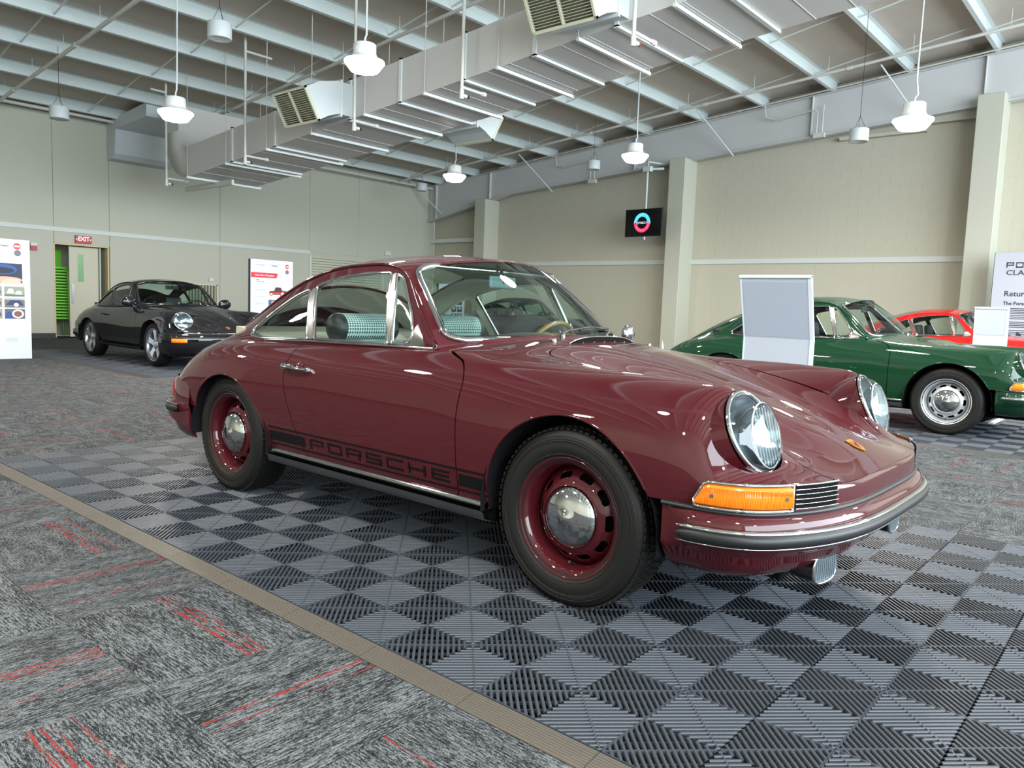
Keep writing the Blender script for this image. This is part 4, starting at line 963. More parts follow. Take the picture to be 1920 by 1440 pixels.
    if style=='classic':
        m=sweep(RP,RNn,[(.046,.398),(.058,.396),(.064,.38),(.058,.362),(.048,.36)],4,len(RP)-4,True,5,22); m.build('bumper_strip',CHROME if not hi else RUBBER,rb)
        m=sweep(RP,RNn,[(.04,.412),(.052,.41),(.052,.40),(.042,.398)],4,len(RP)-4,True,5,22); m.build('bumper_strip',CHROME,rb)
    for sg in (-1,1):
        i=[k for k in range(len(RP)) if RP[k,0]<-2.80 and -.735<RP[k,1]<-.50]; a,b=i[0],i[-1]
        if sg>0: a,b=len(RP)-1-b,len(RP)-1-a
        m=sweep(RP,RNn,[(-.004,.43),(.012,.435),(.010,.49),(.0,.53),(-.02,.53)],a,b,True); m.build('tail_light',mat('red_lens',(.35,.01,.01),.15,0,.5),rt)
    m=sweep(RP,RNn,[(-.02,.56),(-.004,.54),(.0,.42)]); m.build('tail_panel',PM,rt)
    # floor pan and dark inner skin behind the gaps
    m=MB(); m.bbox(-2.75,.62,-.42,.42,.17,.30); m.bbox(-1.80,-.37,-.71,.71,.205,.30); m.build('floor_pan',BLACK,rt)
    inner=s.low_s.clip(lambda V:-fa(V)-.03).clip(lambda V:-fr_(V)-.03).clip(lambda V:np.where(V[:,0]>.30,V[:,2]-.47,V[:,2]-.28)).clip(hl_out).offset(-.022)
    (inner+inner.mirror()).build('inner_panel',BLACK,rt,0)
    fi=fd2.offset(-.022).clip(lambda V:.86-V[:,0]); fi.build('inner_panel',BLACK,rt,0)
    # cabin
    rl=roof.clip(lambda V:-rg(V)).clip(lambda V:V[:,0]+2.45).offset(-.018); rl.build('headliner',LIN if style=='classic' and hi else BLACKP,rt,0)
    sl=s.side_s.clip(lambda V:V[:,0]+2.35)
    for k in fw: sl=sl.clip(lambda V,f=fw[k]:-f(V)-.004)
    sl=sl.offset(-.016); (sl+sl.mirror()).build('headliner_side',LIN if hi else BLACKP,rt,0)
    m=MB(); m.add(*slab_xz([(-2.42,.86),(-1.95,.80),(-1.93,.60),(-2.45,.60)],-.60,.60)); m.build('rear_shelf',LIN if hi else BLACKP,rt)
    m=MB(); m.add(*slab_xz([(-.58,.835),(-.80,.835),(-.86,.80),(-.80,.62),(-.58,.62)],-.58,.58)); m.build('dashboard',mat('dashboard',(.01,.011,.012),.5),rt)
    for sg in (-1,1):
        m=MB(); m.bbox(-1.95,-.75,sg*.63-.01,sg*.63+.01,.30,.80); m.build('door_card',LIN if hi else BLACKP,rt)
    HT=houndstooth() if hi else mat('black_leather',(.012,.013,.015),.5)
    for sg in (-1,1):
        st_=empty('seat',(-1.35,sg*.33,.30),parent=rt)
        m=MB(); m.box((.12,0,.06),(.50,.46,.14)); bev(m.build('cushion',HT,st_),.04,3)
        m=MB(); m.box((-.22,0,.27),(.13,.47,.52),Matrix.Rotation(-.22,3,'Y')); bev(m.build('backrest',HT,st_),.05,3)
        if hi:
            rr=.073; m=MB(); m.tube([(-.30,-.155+.31*k/8,.585) for k in range(9)],rr,28,cap=False); m.build('headrest',HT,st_)
            for e in (-1,1):
                m=MB(); M_=Matrix.Translation((-.30,e*.155,.585))@Matrix.Rotation(-e*PI/2,4,'X'); m.lathe([(rr+.001,-.004),(rr+.002,.004),(rr*.92,.028),(rr*.6,.045),(0,.052)],28,M_); m.build('headrest_end',mat('black_leather',(.012,.013,.015),.5),st_)
            m=MB(); m.cyl((-.29,-.08,.44),(-.30,-.08,.55),.008); m.cyl((-.29,.08,.44),(-.30,.08,.55),.008); m.build('headrest_post',BLACKP,st_)
        else:
            m=MB(); m.box((-.30,0,.60),(.09,.26,.17),Matrix.Rotation(-.15,3,'Y')); bev(m.build('headrest',HT,st_),.03,2)
    m=MB(); m.box((-2.05,0,.56),(.12,1.05,.46),Matrix.Rotation(-.3,3,'Y')); bev(m.build('rear_seat',HT,rt),.04,2)
    WOOD=mat('steering_wood',(.28,.12,.035),.3,coat=.6) if hi else BLACKP
    sw=empty('steering_wheel',(0,0,0),parent=rt); Ms=frame_at((-.98,.345,.77),(-.90,0,.42))
    m=MB(); m.tube([Ms@Vector((.195*math.cos(2*PI*k/40),.195*math.sin(2*PI*k/40),0)) for k in range(40)],.0125,8,closed=True); m.build('rim',WOOD,sw)
    m=MB()
    for k in range(4): a=PI/4+k*PI/2; m.tube([Ms@Vector((0,0,-.03)),Ms@Vector((.19*math.cos(a),.19*math.sin(a),0))],.007,6)
    m.lathe([(.05,-.04),(.05,-.02),(0,-.01)],20,Ms); m.build('spokes',SATIN if hi else BLACKP,sw)
    # rear view mirror
    rm=empty('rearview_mirror',(-1.0,0,1.135),parent=rt); m=MB(); m.box((0,0,0),(.018,.22,.06),Matrix.Rotation(.12,3,'Z')); bev(m.build('mirror_body',mat('mirror_back',(.10,.14,.15),.3) if hi else BLACKP,rm),.012,3)
    m=MB(); m.tube([(.008,0,0),(.03,0,.02),(-.04,0,.085)],.007,6); m.build('stem',BLACKP,rm)
    # wipers
    for yy,e in ((-.12,.36),(.22,.33)):
        wp=empty('wiper',(0,0,0),parent=rt); z0=top_z(s,-.50,yy) if True else .89
        MT=CHROME if (style=='classic' and not hi) else BLACKP
        m=MB(); m.lathe([(.013,0),(.012,.018),(.006,.028),(0,.03)],12,Matrix.Translation((-.525,yy,z0-.004))); m.build('pivot',CHROME if style=='classic' and not hi else mat('wiper_dark',(.12,.12,.12),.3,.9),wp)
        tip=wpt(min((yy+e)/.63,.9),.07,.022); m=MB(); m.tube([(-.525,yy,z0+.02),(-.54,yy+.06,z0+.032),(tip.x+.015,tip.y-.10,tip.z+.006),tip],[.006,.005,.0035,.003],6); m.build('arm',MT if not hi else mat('wiper_dark',(.12,.12,.12),.3,.9),wp)
        m=MB(); m.tube([wpt(max(min((yy+e-.2+.4*k/10)/.64,.93),-.9),.045+.07*k/10,.012) for k in range(11)],.006,6); m.build('blade',BLACKP,wp)
    if hi:
        m=MB(); vs=[];fs=[]
        for k in range(25):
            y_=-.25+.5*k/24; zz=top_z(s,-.40,y_); e=1-abs(y_/.25)**4; vs+=[(-.385,y_,zz-.004),(-.393,y_,zz+.020*e),(-.45,y_,zz+.024*e)]
        m.add(vs,[(3*k,3*k+3,3*k+4,3*k+1) for k in range(24)]); m.build('cowl_grille',BLACK,rt)
        m=MB(); m.add(vs,[(3*k+1,3*k+4,3*k+5,3*k+2) for k in range(24)],True); m.build('cowl_lip',PM,rt)
        m=MB(); m.tube([(v_[0]+.001,v_[1],v_[2]+.001) for v_ in vs[1::3]],.0025,6); m.build('cowl_lip_edge',CHROME,rt)
        om=empty('outside_mirror',(-.70,.86,.915),parent=rt); om.location=(-.80,.845,.895); m=MB(); m.lathe([(0,-.03),(.03,-.026),(.048,-.01),(.05,.008),(.047,.012),(0,.013)],24,Matrix.Rotation(-PI/2,4,'Y')); m.build('mirror_shell',CHROME,om); m=MB(); m.tube([(.01,0,-.03),(.0,-.05,-.09)],.008,8); m.build('stem',CHROME,om)
    # badge
    if hi or style=='modern':
        bx,bz=.70,top_z(s,.70,0); sl_=math.atan((top_z(s,.66,0)-top_z(s,.74,0))/.08); Mb=Matrix.Translation((bx,0,bz+.003))@Matrix.Rotation(sl_,4,'Y')
        sh=corner_round([(-.034,-.026),(-.034,.026),(.0,.027),(.02,.02),(.036,0),(.02,-.02),(.0,-.027)],[.006,.006,.02,.02,.003,.02,.02])
        bg=empty('badge',(0,0,0),parent=rt)
        def plate(pts,z,h_,nm,mt): 
            v=[Mb@Vector((x,y_,z)) for x,y_ in pts]+[Mb@Vector((x,y_,z+h_)) for x,y_ in pts]; n_=len(pts); mm=MB(); mm.add(v,[tuple(range(n_,2*n_)),tuple(range(n_-1,-1,-1))]+[(i,(i+1)%n_,n_+(i+1)%n_,n_+i) for i in range(n_)]); mm.build(nm,mt,bg)
        GO=mat('badge_gold',srgb(214,176,70),.25,.8); plate(sh,0,.003,'plate',GO); RD=mat('badge_red',srgb(165,35,40),.3); BK=mat('badge_black',(.01,.01,.01),.3)
        for q,(a,b_,c_,d_) in enumerate([(-.022,.004,-.004,.021),(-.012,.004,-.007,.021),(.006,-.018,.022,-.004),(.0,-.018,.003,-.004)]): plate([(a,b_),(a,d_),(c_,d_),(c_,b_)],.003,.0006,'stripe',RD if q%2==0 else BK)
        for a,b_,c_,d_ in [(-.022,-.021,-.004,-.016),(-.022,-.013,-.004,-.009),(.002,.006,.02,.010)]: plate([(a,b_),(a,d_),(c_,d_),(c_,b_)],.003,.0006,'stripe',RD)
        plate(corner_round([(-.008,-.009),(-.008,.009),(.006,.008),(.011,0),(.006,-.008)],.003),.003,.0012,'shield',BK)
    # door handles
    for sg in (-1,1):
        dh=empty('door_handle',(0,0,0),parent=rt); yb_=lambda x,z:surf_y(s,x,z)
        MH=CHROME if style=='classic' else BLACKP
        m=MB(); m.box((-1.638,sg*(yb_(-1.638,.703)+.016),.703),(.036,.032,.026)); m.tube([(-1.64,sg*(yb_(-1.64,.70)+.028),.703),(-1.58,sg*(yb_(-1.58,.70)+.036),.703),(-1.50,sg*(yb_(-1.50,.70)+.030),.700),(-1.462,sg*(yb_(-1.46,.70)+.022),.699)],[.012,.011,.0095,.009],8,sq=.8); bev(m.build('grip',MH,dh),.004,2)
        m=MB(); m.box((-1.468,sg*(yb_(-1.468,.699)+.010),.699),(.022,.026,.022)); bev(m.build('push_button',MH,dh),.005,2)
        if hi: m=MB(); m.lathe([(.030,0),(.028,.002),(.0,.0025)],24,frame_at((-1.55,sg*(yb_(-1.55,.70)-.0004),.700),(0,sg,.12))); m.build('recess',PM,dh)
    return rt,s,PM
def houndstooth():
    m=bpy.data.materials.new('houndstooth'); m.use_nodes=True; nt=m.node_tree; L=nt.links.new; b=nt.nodes['Principled BSDF']; b.inputs['Roughness'].default_value=.85
    tc=nt.nodes.new('ShaderNodeTexCoord'); mp=nt.nodes.new('ShaderNodeMapping'); mp.inputs['Rotation'].default_value=(0,0,0); L(tc.outputs['Object'],mp.inputs[0])
    sep=nt.nodes.new('ShaderNodeSeparateXYZ'); L(mp.outputs[0],sep.inputs[0])
    def M_(op,a,c=None):
        n=nt.nodes.new('ShaderNodeMath'); n.operation=op
        for i,v in enumerate((a,c)):
            if v is None: continue
            if isinstance(v,(int,float)): n.inputs[i].default_value=v
            else: L(v,n.inputs[i])
        return n.outputs[0]
    p=.015
    u=M_('FRACT',M_('DIVIDE',M_('ADD',sep.outputs[1],5.0),p)); w=M_('FRACT',M_('DIVIDE',M_('ADD',M_('SUBTRACT',sep.outputs[2],M_('MULTIPLY',sep.outputs[0],.8)),5.0),p))
    a=M_('LESS_THAN',u,.52); c=M_('LESS_THAN',w,.52); both=M_('MULTIPLY',a,c); tw=M_('GREATER_THAN',M_('FRACT',M_('MULTIPLY',M_('ADD',u,w),2.0)),.5); x=M_('MULTIPLY',M_('MAXIMUM',a,c),tw); v=M_('MAXIMUM',both,M_('MULTIPLY',x,.75))
    mx=nt.nodes.new('ShaderNodeMixRGB'); mx.inputs[1].default_value=(*srgb(176,194,190),1); mx.inputs[2].default_value=(.012,.018,.02,1); L(v,mx.inputs[0]); L(mx.outputs[0],b.inputs['Base Color']); return m
car,SH,PMAIN=build_car('vintage_car','maroon rear-engined coupe with chrome trim on the ribbed mat, in front of all the others',(-.20,1.40,0),('maroon',(.052,.0045,.0078)))
# extras of the main car: side stripe with lettering, fog lamps, antenna, washer nozzles
STR=mat('stripe_black',(.003,.003,.0035),.55,spec=.2)
def decal(x0,x1,z0,z1,name,parent,sg=-1,off=.0012):
    n=max(2,int(abs(x1-x0)/.02)+1); xs=np.linspace(x0,x1,n); zs=np.linspace(z0,z1,2 if abs(z1-z0)<.02 else 4); m=MB(); vs=[(x,sg*(surf_y(SH,x,z)+off),z) for x in xs for z in zs]; k=len(zs)
    m.add(vs,[(i*k+j,(i+1)*k+j,(i+1)*k+j+1,i*k+j+1) for i in range(n-1) for j in range(k-1)],True); return m
sg=-1; ss=empty('side_stripe',(0,0,0),parent=car)
for (x0,x1,z0,z1) in [(-1.80,-.355,.393,.402),(-1.80,-.355,.312,.320),(-1.80,-1.505,.333,.380),(-.500,-.355,.333,.380)]:
    for a,b_ in ([(x0,min(x1,-.512)),(-.503,x1)] if x0<-.512<x1 else [(x0,x1)]): decal(a,b_,z0,z1,'band',ss).build('band',STR,ss)
letters={}
for i,x0,z0,x1,z1 in block_text('PORSCHE',-1.465,-.545): letters.setdefault(i,MB()); d=decal(x0,x1,.333+z0*.047,.333+z1*.047,'letter',ss); letters[i].add(d.v,d.f,True)
for i in sorted(letters): letters[i].build('letter',STR,ss)
for yy,xx in ((-.40,.70),(.40,.69)):
    fg=empty('fog_lamp',(xx,yy,.243),-.16 if yy<0 else 0,parent=car); fg.scale=(1.25,1.12,1.12); Mf=frame_at((0,0,0),(1,0,0)); m=MB(); vs=[]; sec=[]
    for (x_,k_) in ((-.10,.45),(-.06,.75),(-.02,.95),(.02,1.0),(.045,1.0)):
        sec.append([(x_,.062*k_*np.sign(math.cos(a))*abs(math.cos(a))**.7,.043*k_*np.sign(math.sin(a))*abs(math.sin(a))**.7) for a in np.linspace(0,2*PI,28,endpoint=False)])
    for r in sec: vs+=r
    m.add(vs,[(r*28+k,r*28+(k+1)%28,(r+1)*28+(k+1)%28,(r+1)*28+k) for r in range(4) for k in range(28)],True); m.build('housing',mat('dark_chrome',(.10,.09,.09),.08,1.0),fg)
    m=MB(); m.tube([(.045,y_*1.0,z_*1.0) for x_,y_,z_ in sec[-1]],.004,6,closed=True); m.build('rim',CHROME,fg)
    m=MB(); m.add([(.047,y_*.97,z_*.97) for x_,y_,z_ in sec[-1]],[tuple(range(28))]); m.build('lens',mat('fog_glass',(.12,.15,.17),.15,.3,coat=1),fg)
    for k in range(10): y_=-.05+.011*k; m=MB(); m.cyl((.0485,y_,-.030),(.0485,y_,.030),.0011,4); m.build('flute',mat('fog_flute',(.15,.19,.21),.25),fg)
    m=MB(); m.tube([(-.05,0,.03),(-.08,0,.09)],.012,8); m.build('bracket',BLACKP,fg)
m=MB(); m.tube([(-.45,.62,.82),(-.45,.62,.85),(-.455,.622,.875)],[.012,.006,.003],8); m.build('antenna',CHROME,car)
for yy in (-.27,-.05,.50): m=MB(); m.lathe([(.010,0),(.009,.010),(.004,.016),(0,.017)],10,Matrix.Translation((-.455,yy,top_z(SH,-.455,yy)))); m.build('washer_nozzle',CHROME,car)
build_car('vintage_car','dark green vintage coupe with silver steel wheels behind the info stand',(-.24,7.26,0),('green',(.003,.034,.013)),.032,False,mat('silver_wheel',(.55,.58,.60),.3,.6))
build_car('vintage_car','bright red vintage coupe farthest right behind the green car',(-.30,13.0,0),('red',(.55,.012,.010)),.032,False,mat('silver_wheel',(.55,.58,.60),.3,.6))
blk,_s,bp_=build_car('sports_car','black coupe with silver five-spoke wheels near the exit door',(-9.66,4.28,0),('black',(.004,.004,.006)),.032,False,mat('alloy_wheel',(.55,.57,.60),.22,.85),'modern')
for sg in (-1,1):
    dm=empty('door_mirror',(-.78,sg*.76,.90),parent=blk); m=MB(); m.lathe([(0,-.045),(.05,-.04),(.075,-.015),(.078,.02),(.06,.04),(0,.045)],20,Matrix.Rotation(PI/2,4,'Y')@Matrix.Scale(1.35,4,(0,1,0))); m.build('mirror_shell',bp_,dm); m=MB(); m.tube([(.0,-sg*.02,-.03),(.02,-sg*.08,-.07)],.02,8); m.build('mirror_foot',bp_,dm)
build_car('sports_car','charcoal soft-top sports car seen through the side window of the maroon car',(-11.9,10.55,0),('charcoal',(.02,.02,.024)),.045,False,mat('alloy_wheel',(.55,.57,.60),.22,.85),'targa')
build_car('sports_car','charcoal soft-top sports car seen through the windshield of the maroon car',(-9.35,12.75,0),('charcoal',(.02,.02,.024)),.045,False,mat('alloy_wheel',(.55,.57,.60),.22,.85),'targa')
# ------------------------------------------------------------------ text helper (flat print and signs)
_TX={}
def text_mesh(txt,size,mat_,align='LEFT',extr=.0008,shear=0,bold=0,xs=1.0):
    c=bpy.data.curves.new('text','FONT'); c.body=txt; c.size=size; c.align_x=align; c.align_y='BOTTOM_BASELINE' if False else 'BOTTOM'; c.extrude=extr; c.shear=shear; c.offset=bold; c.resolution_u=2
    o=bpy.data.objects.new('text',c); COL.objects.link(o); dg=bpy.context.evaluated_depsgraph_get(); me=bpy.data.meshes.new_from_object(o.evaluated_get(dg)); bpy.data.objects.remove(o); bpy.data.curves.remove(c)
    me.name='lettering'; me.materials.clear(); me.materials.append(mat_)
    if xs!=1.0: me.transform(Matrix.Scale(xs,4,(1,0,0)))
    return me
PW=mat('board_white',srgb(184,189,200),.45); INK=mat('print_dark',srgb(50,52,58),.6); INKG=mat('print_grey',srgb(150,155,165),.6); REDP=mat('print_red',srgb(215,40,48),.5); PALE=mat('print_pale',srgb(190,196,206),.6)
def pcol(n,c): return mat('print_'+n,srgb(*c),.55)
class Board:
    """free-standing board; u right, v up on the printed face"""
    def __init__(s,label,origin,right,w,h,th=.06,cat='sign',name='info_board'):
        s.o=Vector(origin); s.r=Vector(right).normalized(); s.n=s.r.cross(Vector((0,0,1))).normalized()
        s.rt=empty(name,origin); tag(s.rt,label,cat); s.rt.rotation_euler=(0,0,math.atan2(s.r.y,s.r.x)); s.w,s.h,s.th=w,h,th
        m=MB(); m.bbox(.012,w-.012,.0,th,0.0,h); m.build('panel',mat('board_edge',srgb(52,58,64),.5),s.rt)
        m=MB(); m.bbox(.022,w,-.006,0,0.0,h); m.build('printed_face',PW,s.rt)
    def rect(s,u0,u1,v0,v1,m_,name='print',off=.0075):
        m=MB(); m.bbox(u0,u1,-off,-.006,v0,v1); return m.build(name,m_,s.rt)
    def poly(s,pts,m_,name='print',off=.0075):
        m=MB(); n=len(pts); v=[(x,-off,z) for x,z in pts]+[(x,-.006,z) for x,z in pts]; m.add(v,[tuple(range(n)),tuple(range(2*n-1,n-1,-1))]+[((i+1)%n,i,n+i,n+(i+1)%n) for i in range(n)]); return m.build(name,m_,s.rt)
    def disc(s,u,v,r,m_,name='logo',off=.0075): return s.poly([(u+r*math.cos(2*PI*k/28),v+r*math.sin(2*PI*k/28)) for k in range(28)],m_,name,off)
    def text(s,t,u,v,size,m_,align='LEFT',shear=0,bold=0,xs=1.0,off=.0085):
        o=link('lettering',text_mesh(t,size,m_,align,.0006,shear,bold,xs),s.rt); o.location=(u,-off,v); o.rotation_euler=(PI/2,0,0); return o
    def lines(s,u0,u1,v1,v0,pitch,m_=INKG,h=.35):
        m=MB(); v=v1; k=0
        while v>v0:
            e=u1-(.0 if (k%7)!=6 else (u1-u0)*.45)
            if k%8!=7: m.bbox(u0,e,-.0072,-.006,v-pitch*h,v)
            v-=pitch; k+=1
        return tag(m.build('text_lines',m_,s.rt),kind='stuff')
    def photo(s,u0,u1,v0,v1,base,blobs):
        s.rect(u0,u1,v0,v1,pcol('%d_%d_%d'%base,base),'picture')
        for i,(a,b,c,d,col,kind) in enumerate(blobs):
            A,B=u0+(u1-u0)*a,u0+(u1-u0)*b; C,D=v0+(v1-v0)*c,v0+(v1-v0)*d; mm=pcol('%d_%d_%d'%col,col); off=.0080+.0003*i
            if kind=='o': s.poly([((A+B)/2+(B-A)/2*math.cos(2*PI*k/20),(C+D)/2+(D-C)/2*math.sin(2*PI*k/20)) for k in range(20)],mm,'picture_detail',off)
            elif kind=='t': s.poly([(A,C),(B,C),(B-(B-A)*.2,D),(A+(B-A)*.3,D)],mm,'picture_detail',off)
            else: s.rect(A,B,C,D,mm,'picture_detail',off)
# left board
b=Board('large white information board with photographs at the left edge of the picture',(-11.85,1.62,CARPET_Z),(0,1,0),1.06,1.77)
U=lambda y:y-1.62
b.text('Farrington',U(2.41),1.655,.036,INK,'RIGHT',bold=.0006)
b.disc(U(2.515),1.672,.048,REDP); b.rect(U(2.48),U(2.55),1.660,1.684,PW,'logo_bar',.009); b.disc(U(2.52),1.572,.046,pcol('grey_disc',(90,96,102)))
b.poly([(U(1.72),1.50),(U(2.24),1.50),(U(2.26),1.55),(U(1.72),1.55)],REDP,'banner')
b.text('Vintage Day',U(1.78),1.505,.045,PW,shear=.2,bold=.001,off=.0095)
SK=(205,150,130); BL=(18,30,62); GR=(120,125,120); DK=(30,32,36); LG=(185,190,190)
b.photo(U(1.90),U(2.575),1.115,1.415,(28,36,60),[(.0,.35,.45,1.0,(196,140,118),'t'),(.35,.9,.45,.95,(20,70,140),'o'),(.40,.85,.5,.8,(12,20,40),'o'),(.40,1.0,.05,.35,SK,'o'),(.55,1.0,.0,.25,(214,165,148),'t'),(.0,.3,.0,.3,(170,90,40),'t')])
for r_,(v0,v1) in enumerate([(.93,1.075),(.765,.905),(.60,.745)]):
    b.photo(U(1.98),U(2.305),v0,v1,(132,128,122),[(.55,.95,.1,.75,(60,52,48),'o'),(.1,.5,.2,.8,(176,170,160),'t')])
    b.photo(U(2.335),U(2.60),v0,v1,[(120,132,118),(96,92,86),(70,76,90)][r_],[[(.1,.5,.3,.8,(200,206,200),'t'),(.5,.9,.2,.6,(170,180,172),'t'),(.0,1.0,.0,.2,(90,96,88),'b')],[(.05,.95,.25,.8,(28,50,88),'t'),(.45,.70,.1,.5,(190,192,196),'o'),(.0,1.0,.82,1.0,(150,150,146),'b')],[(.35,.95,.05,.95,(190,192,196),'o'),(.45,.85,.2,.8,(110,70,52),'o'),(.0,.4,.0,.7,(30,60,120),'t')]][r_])
b.rect(U(2.33),U(2.60),.33,.56,PALE,'text_block'); b.lines(U(2.34),U(2.59),.55,.34,.013,INKG); b.rect(U(1.95),U(2.28),.50,.55,PALE,'text_block'); b.lines(U(2.34),U(2.5),.31,.26,.012,INKG)
# board on the back side with a red banner
b=Board('white information board with a red banner behind the maroon car, near the back wall',(-11.9,6.34,CARPET_Z),(0,1,0),.93,1.77)
b.text('Oldtimer display',.14,1.655,.026,INKG); b.text('Farrington',.46,1.65,.032,INK,bold=.0006)
b.disc(.80,1.665,.042,REDP); b.rect(.77,.83,1.655,1.676,PW,'logo_bar',.009); b.disc(.80,1.56,.040,pcol('grey_disc',(90,96,102)))
b.poly([(.03,1.43),(.57,1.43),(.60,1.525),(.03,1.525)],REDP,'banner'); b.text('Auto Show Champion',.11,1.452,.046,PW,bold=.0012,off=.0095,xs=.98)
b.text('1958',.13,1.37,.03,INK); b.text('Diesel Junior field day',.15,1.345,.018,INK)
for v1 in (1.32,1.18,1.06,.92,.80,.66): b.rect(.12,.36,v1-.10,v1,PALE,'text_block'); 
b.lines(.125,.355,1.32,.40,.014,INKG)
b.poly([(.42,1.12),(.80,1.12),(.80,1.19),(.70,1.20),(.66,1.26),(.55,1.26),(.52,1.19),(.42,1.18)],pcol('tractor',(60,38,42)),'picture'); b.poly([(.43,1.14),(.66,1.14),(.66,1.165),(.43,1.165)],REDP,'picture_detail',.009)
for u_,r_ in ((.70,.055),(.46,.035)): b.disc(u_,1.13,r_,REDP,'picture_detail',.009); b.disc(u_,1.13,r_*.6,PALE,'picture_detail',.0095)
for i,(u0,v0) in enumerate([(.40,.86),(.62,.86),(.40,.66),(.62,.66),(.40,.46),(.62,.46)]):
    b.photo(u0,u0+.19,v0,v0+.16,[(70,84,110),(130,124,120),(120,98,90),(96,104,100),(140,132,126),(88,74,70)][i],[(.1,.9,.1,.6,(46,50,60),'t'),(.3,.7,.4,.9,(176,150,136),'o')])
# board seen through the windscreen
b=Board('white information board with six small photographs seen through the windshield of the maroon car',(-13.5,12.72,CARPET_Z),(0,1,0),1.0,1.6)
b.lines(.10,.42,1.3,.4,.022,INKG)
for i in range(8): u0,v0=.50+.22*(i%2),1.25-.19*(i//2); b.photo(u0,u0+.19,v0,v0+.15,(96,100,104),[(.1,.9,.1,.6,(46,50,60),'t'),(.3,.7,.4,.9,(190,180,170),'o')])
# right board
b=Board('tall white display board with dark lettering at the right edge of the picture',(-1.34,14.9,CARPET_Z),(1,0,0),2.0,2.35,.08)
U=lambda x:x+1.34
lt={}
for i,x0,z0,x1,z1 in block_text('PORSCHE',U(-1.13),U(-.15)): lt.setdefault(i,MB()).bbox(x0,x1,-.0085,-.006,2.075+z0*.10,2.075+z1*.10)
for i in lt: lt[i].build('letter',INK,b.rt)
b.rect(U(-1.13),U(-.15),2.035,2.042,INKG,'rule')
b.text('CLASSIC',U(-1.13),1.925,.12,INK,bold=.0012,xs=1.25); b.text('Return to Form',U(-1.13),1.545,.135,INK,bold=.0015)
b.text('The Porsche Classic restoration',U(-1.13),1.40,.085,INK,bold=.002); b.lines(U(-1.11),U(.1),1.36,1.02,.030,INK,.45); b.lines(U(-1.11),U(.1),.97,.80,.030,INK,.45)
b.poly([(U(-.95),.72),(U(.2),.72),(U(.1),.80),(U(-.4),.86),(U(-.9),.80)],pcol('pale_red',(205,70,76)),'picture'); 
for u_ in (U(-.9),U(-.7),U(-.5)): b.poly([(u_,.80),(u_+.03,.80),(u_+.10,.90),(u_+.02,.94)],INK,'picture_detail',.009)
# blank-backed information stands
def stand(label,x,y,w,h,zb,lean):
    rt=empty('info_stand',(x,y,CARPET_Z)); tag(rt,label,'stand','bent white information stands'); t=.022; W2=mat('stand_white',srgb(184,191,202),.4); E_=mat('stand_edge',srgb(214,221,230),.35); BK=mat('stand_back',srgb(168,176,190),.45)
    def bent(x0,x1,o,name,m_,zlo=0,top=h):
        P=[(0,zlo),(0,zb),(-lean,top)]; v=[]; 
        for (yy,zz) in P: v+=[(x0,yy-o,zz),(x1,yy-o,zz),(x1,yy-o+t,zz),(x0,yy-o+t,zz)]
        m=MB(); m.add(v,[(0,1,5,4),(4,5,9,8),(2,3,7,6),(6,7,11,10),(1,2,6,5),(5,6,10,9),(3,0,4,7),(7,4,8,11),(8,9,10,11),(3,2,1,0)]); return m.build(name,m_,rt)
    bent(0,w,0,'panel',W2); bent(w-.004,w+.022,.004,'side_edge',E_); bent(-.006,.004,.004,'side_edge',E_)
    P=[(-.001,zb+.005),(-lean,h-.05)]
    m=MB(); f=lambda z:-(z-zb)/(h-zb)*lean-.003
    m.add([(.012,f(zb+.01),zb+.01),(w-.016,f(zb+.01),zb+.01),(w-.016,f(h-.045),h-.045),(.012,f(h-.045),h-.045)],[(0,1,2,3)]); m.build('back_sheet',BK,rt)
    m=MB(); m.bbox(-.01,w+.022,-lean-.012,-lean+.03,h-.018,h+.004); bev(m.build('top_rail',E_,rt),.004,2)
    m=MB(); m.bbox(-.02,w+.02,-.20,.22,0,.012); m.build('base_plate',E_,rt); return rt
stand('white bent information stand, its blank back behind the hood of the maroon car',-1.10,4.0,.485,1.325,.885,.13)
stand('small white bent information stand between the green and the red car',-.74,10.35,.36,1.27,.90,.05)
m=MB(); m.box((-.07,8.2,CARPET_Z+.016),(.05,.72,.02)); tag(m.build('floor_bar',mat('stand_edge',srgb(228,234,240),.35)),'white bar lying on the floor beyond the front wheel of the green car','bar')
# wall television
rt=empty('television',(-8.75,14.98,3.19),-.06); tag(rt,'black television hung on a white pole from the rafter, showing a blue and red ring','television')
m=MB(); m.bbox(-.53,.53,-.02,.03,-.33,.33); bev(m.build('case',BLACKP,rt),.008,2)
m=MB(); m.bbox(-.515,.515,-.023,-.0205,-.315,.315); m.build('screen',mat('screen_black',(.002,.002,.004),.12),rt)
def arc(r0,r1,a0,a1,name,m_,n=24,yo=-.025,cx=-.03,cz=-.0):
    v=[];
    for k in range(n+1):
        a=a0+(a1-a0)*k/n; v+=[(cx+r0*math.cos(a),yo,cz+r0*math.sin(a)),(cx+r1*math.cos(a),yo,cz+r1*math.sin(a))]
    m=MB(); m.add(v,[(2*k,2*k+1,2*k+3,2*k+2) for k in range(n)]); return m.build(name,m_,rt)
arc(.145,.235,.10,PI-.10,'blue_arc',mat('screen_blue',(0,0,0),.5,emit=(.08,.62,.85),estr=1.1)); arc(.145,.235,PI+.14,2*PI-.14,'red_arc',mat('screen_red',(0,0,0),.5,emit=(.9,.04,.14),estr=1.1))
m=MB(); 
for i,x0,z0,x1,z1 in block_text('PORSCHE',-.265,.215,.2): m.quad((x0,-.0255,-.028+z0*.05),(x1,-.0255,-.028+z0*.05),(x1,-.0255,-.028+z1*.05),(x0,-.0255,-.028+z1*.05))
m.build('lettering',mat('screen_white',(0,0,0),.5,emit=(.72,.66,.85),estr=1.0),rt)
